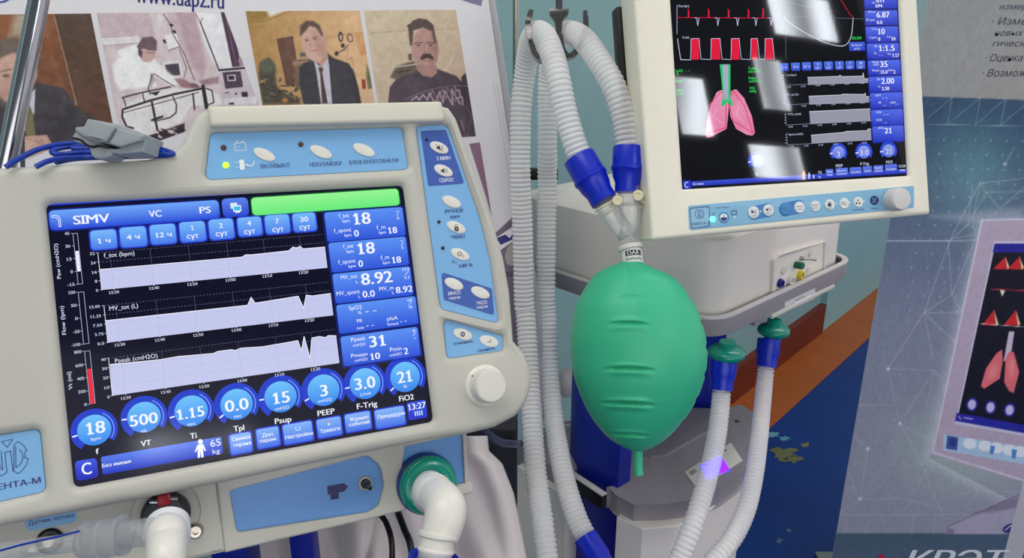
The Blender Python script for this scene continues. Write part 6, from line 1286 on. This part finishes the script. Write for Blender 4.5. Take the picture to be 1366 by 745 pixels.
# printed display
glow = r.sd([(1309, 300), (1390, 296), (1390, 690), (1240, 612)]); r.mix(np.clip(1 - glow / 22, 0, 1) ** 2 * .45 * (glow > 0), (215, 215, 222))
r.poly([(1309, 296), (1420, 290), (1420, 660), (1241, 606), (1246, 590)], (176, 160, 178), 2); r.line([(1310, 294), (1244, 604), (1420, 658)], 2.2, (214, 208, 220), .8, 2); r.line([(1310, 294), (1420, 291)], 2, (214, 208, 220), .8, 2)
r.poly([(1326, 322), (1420, 322), (1420, 592), (1274, 566)], (196, 190, 208), 1.5); r.poly([(1328, 325), (1420, 325), (1420, 586), (1277, 561)], (20, 18, 30), 1)
r.poly([(1327, 325), (1420, 325), (1420, 337), (1324, 337)], (34, 34, 140), 1); r.poly([(1276, 551), (1420, 577), (1420, 588), (1274, 562)], (40, 40, 150), 1)
for y_, h, pts in ((359, 16, (1327, 1346, 1366)), (434, 20, (1312, 1341, 1370))):
    for x in pts: r.poly([(x - 2, y_), (x + 14, y_ - h), (x + 17, y_ + 1)], (196, 34, 40), 1); r.poly([(x + 14, y_ - h), (x + 20, y_ - 1), (x + 17, y_ + 1)], (226, 206, 160), 1)
r.line([(1322, 386), (1420, 390)], 1, (190, 50, 70)); r.poly([(1334, 387), (1341, 388), (1337, 396)], (226, 220, 190), 1)
r.line([(1309, 432), (1420, 441)], .8, (210, 206, 190))
G8 = crop(1240, 300, 2.19)
r.poly(ph(G8, [(232, 312), (248, 312), (236, 392), (216, 400)]), (196, 180, 196), 1.2)
r.poly(ph(G8, [(212, 365), (196, 375), (165, 420), (150, 472), (160, 480), (205, 450), (214, 400)]), (218, 106, 112), 1.5); r.poly(ph(G8, [(222, 392), (232, 372), (246, 372), (262, 430), (246, 492), (232, 486), (218, 460)]), (218, 106, 112), 1.5)
r.ell(*G8(185, 430), 5, 10, 20, (232, 140, 140), .9, .7); r.ell(*G8(240, 420), 4, 12, 5, (232, 140, 140), .9, .7)
for c_ in ((124, 526), (178, 534), (234, 542)): r.ell(*G8(*c_), 7.5, 9, 10, (44, 44, 150), .15); r.ell(*G8(*c_), 5.2, 6.6, 10, (196, 182, 220), .3)
r.line(ph(G8, [(85, 560), (92, 570)]), 1, (200, 200, 230)); r.line(ph(G8, [(100, 564), (124, 568)]), 2, (150, 150, 220))
r.poly(ph(G8, [(42, 612), (276, 650), (276, 700), (40, 660)]), (168, 192, 214), 1.5); r.poly(ph(G8, [(52, 616), (84, 622), (80, 660), (48, 655)]), (66, 84, 150), 1.5); r.ell(*G8(68, 636), 5, 6, 0, (40, 50, 120), .5, .7)
for x in (118, 162, 195, 232, 265): r.ell(*G8(x, 640 + (x - 118) * .16), 8.5, 7, 10, (222, 226, 232), .3)
r.poly(ph(G8, [(178, 645), (192, 648), (186, 672), (176, 670)]), (80, 130, 190), 1.2); r.poly(ph(G8, [(240, 655), (256, 658), (250, 685), (240, 682)]), (80, 130, 190), 1.2)
r.poly(ph(H3, [(570, 630), (700, 560), (900, 480), (900, 655), (572, 655)]), (164, 158, 176), 2); r.poly(ph(H3, [(660, 580), (900, 490), (900, 545), (760, 570)]), (120, 112, 132), 4, .8); r.poly(ph(H3, [(570, 630), (600, 640), (595, 655), (572, 655)]), (110, 100, 124), 2, .8)
r.line(ph(H3, [(572, 628), (900, 480)]), 1.2, (96, 86, 110), .8)
r.ell(*H3(816, 633), 13, 6.5, -12, (44, 48, 110), .15); r.line(ph(H3, [(790, 640), (812, 622), (818, 642)]), 1.2, (210, 210, 226)); r.line(ph(H3, [(822, 642), (832, 622), (844, 626), (836, 634)]), 1.2, (210, 210, 226))
r.poly(ph(H3, [(296, 760), (325, 728), (352, 760)]), (186, 20, 44), 1.2)
r.noise(5, 2.2); r.noise(3, 7); r.build('banner_print', INKR, rb)
k = Ink(FRb, .0010); TX = (44, 48, 66)
for t, a, b, h in (('измеряемых', (795, 32), (1080, 34), 7.4), ('· Измерение', (756, 103), (1100, 108), 9), ('новых', (772, 162), (908, 166), 7.4), ('гических', (762, 214), (975, 218), 7.4), ('· Оценка', (722, 285), (906, 290), 9), ('· Возможность', (708, 358), (1060, 368), 9)):
    k.text(t, H_(*a), H_(*b), h, TX, False, shear=.2)
k.build('banner_lettering', INKR, rb); k = Ink(FRb, .0010)
k.text('КРЭТ', H3(418, 752), H3(782, 750), 22, (206, 208, 216), True, shear=.2)
k.build('logo_lettering', INKR, rb)
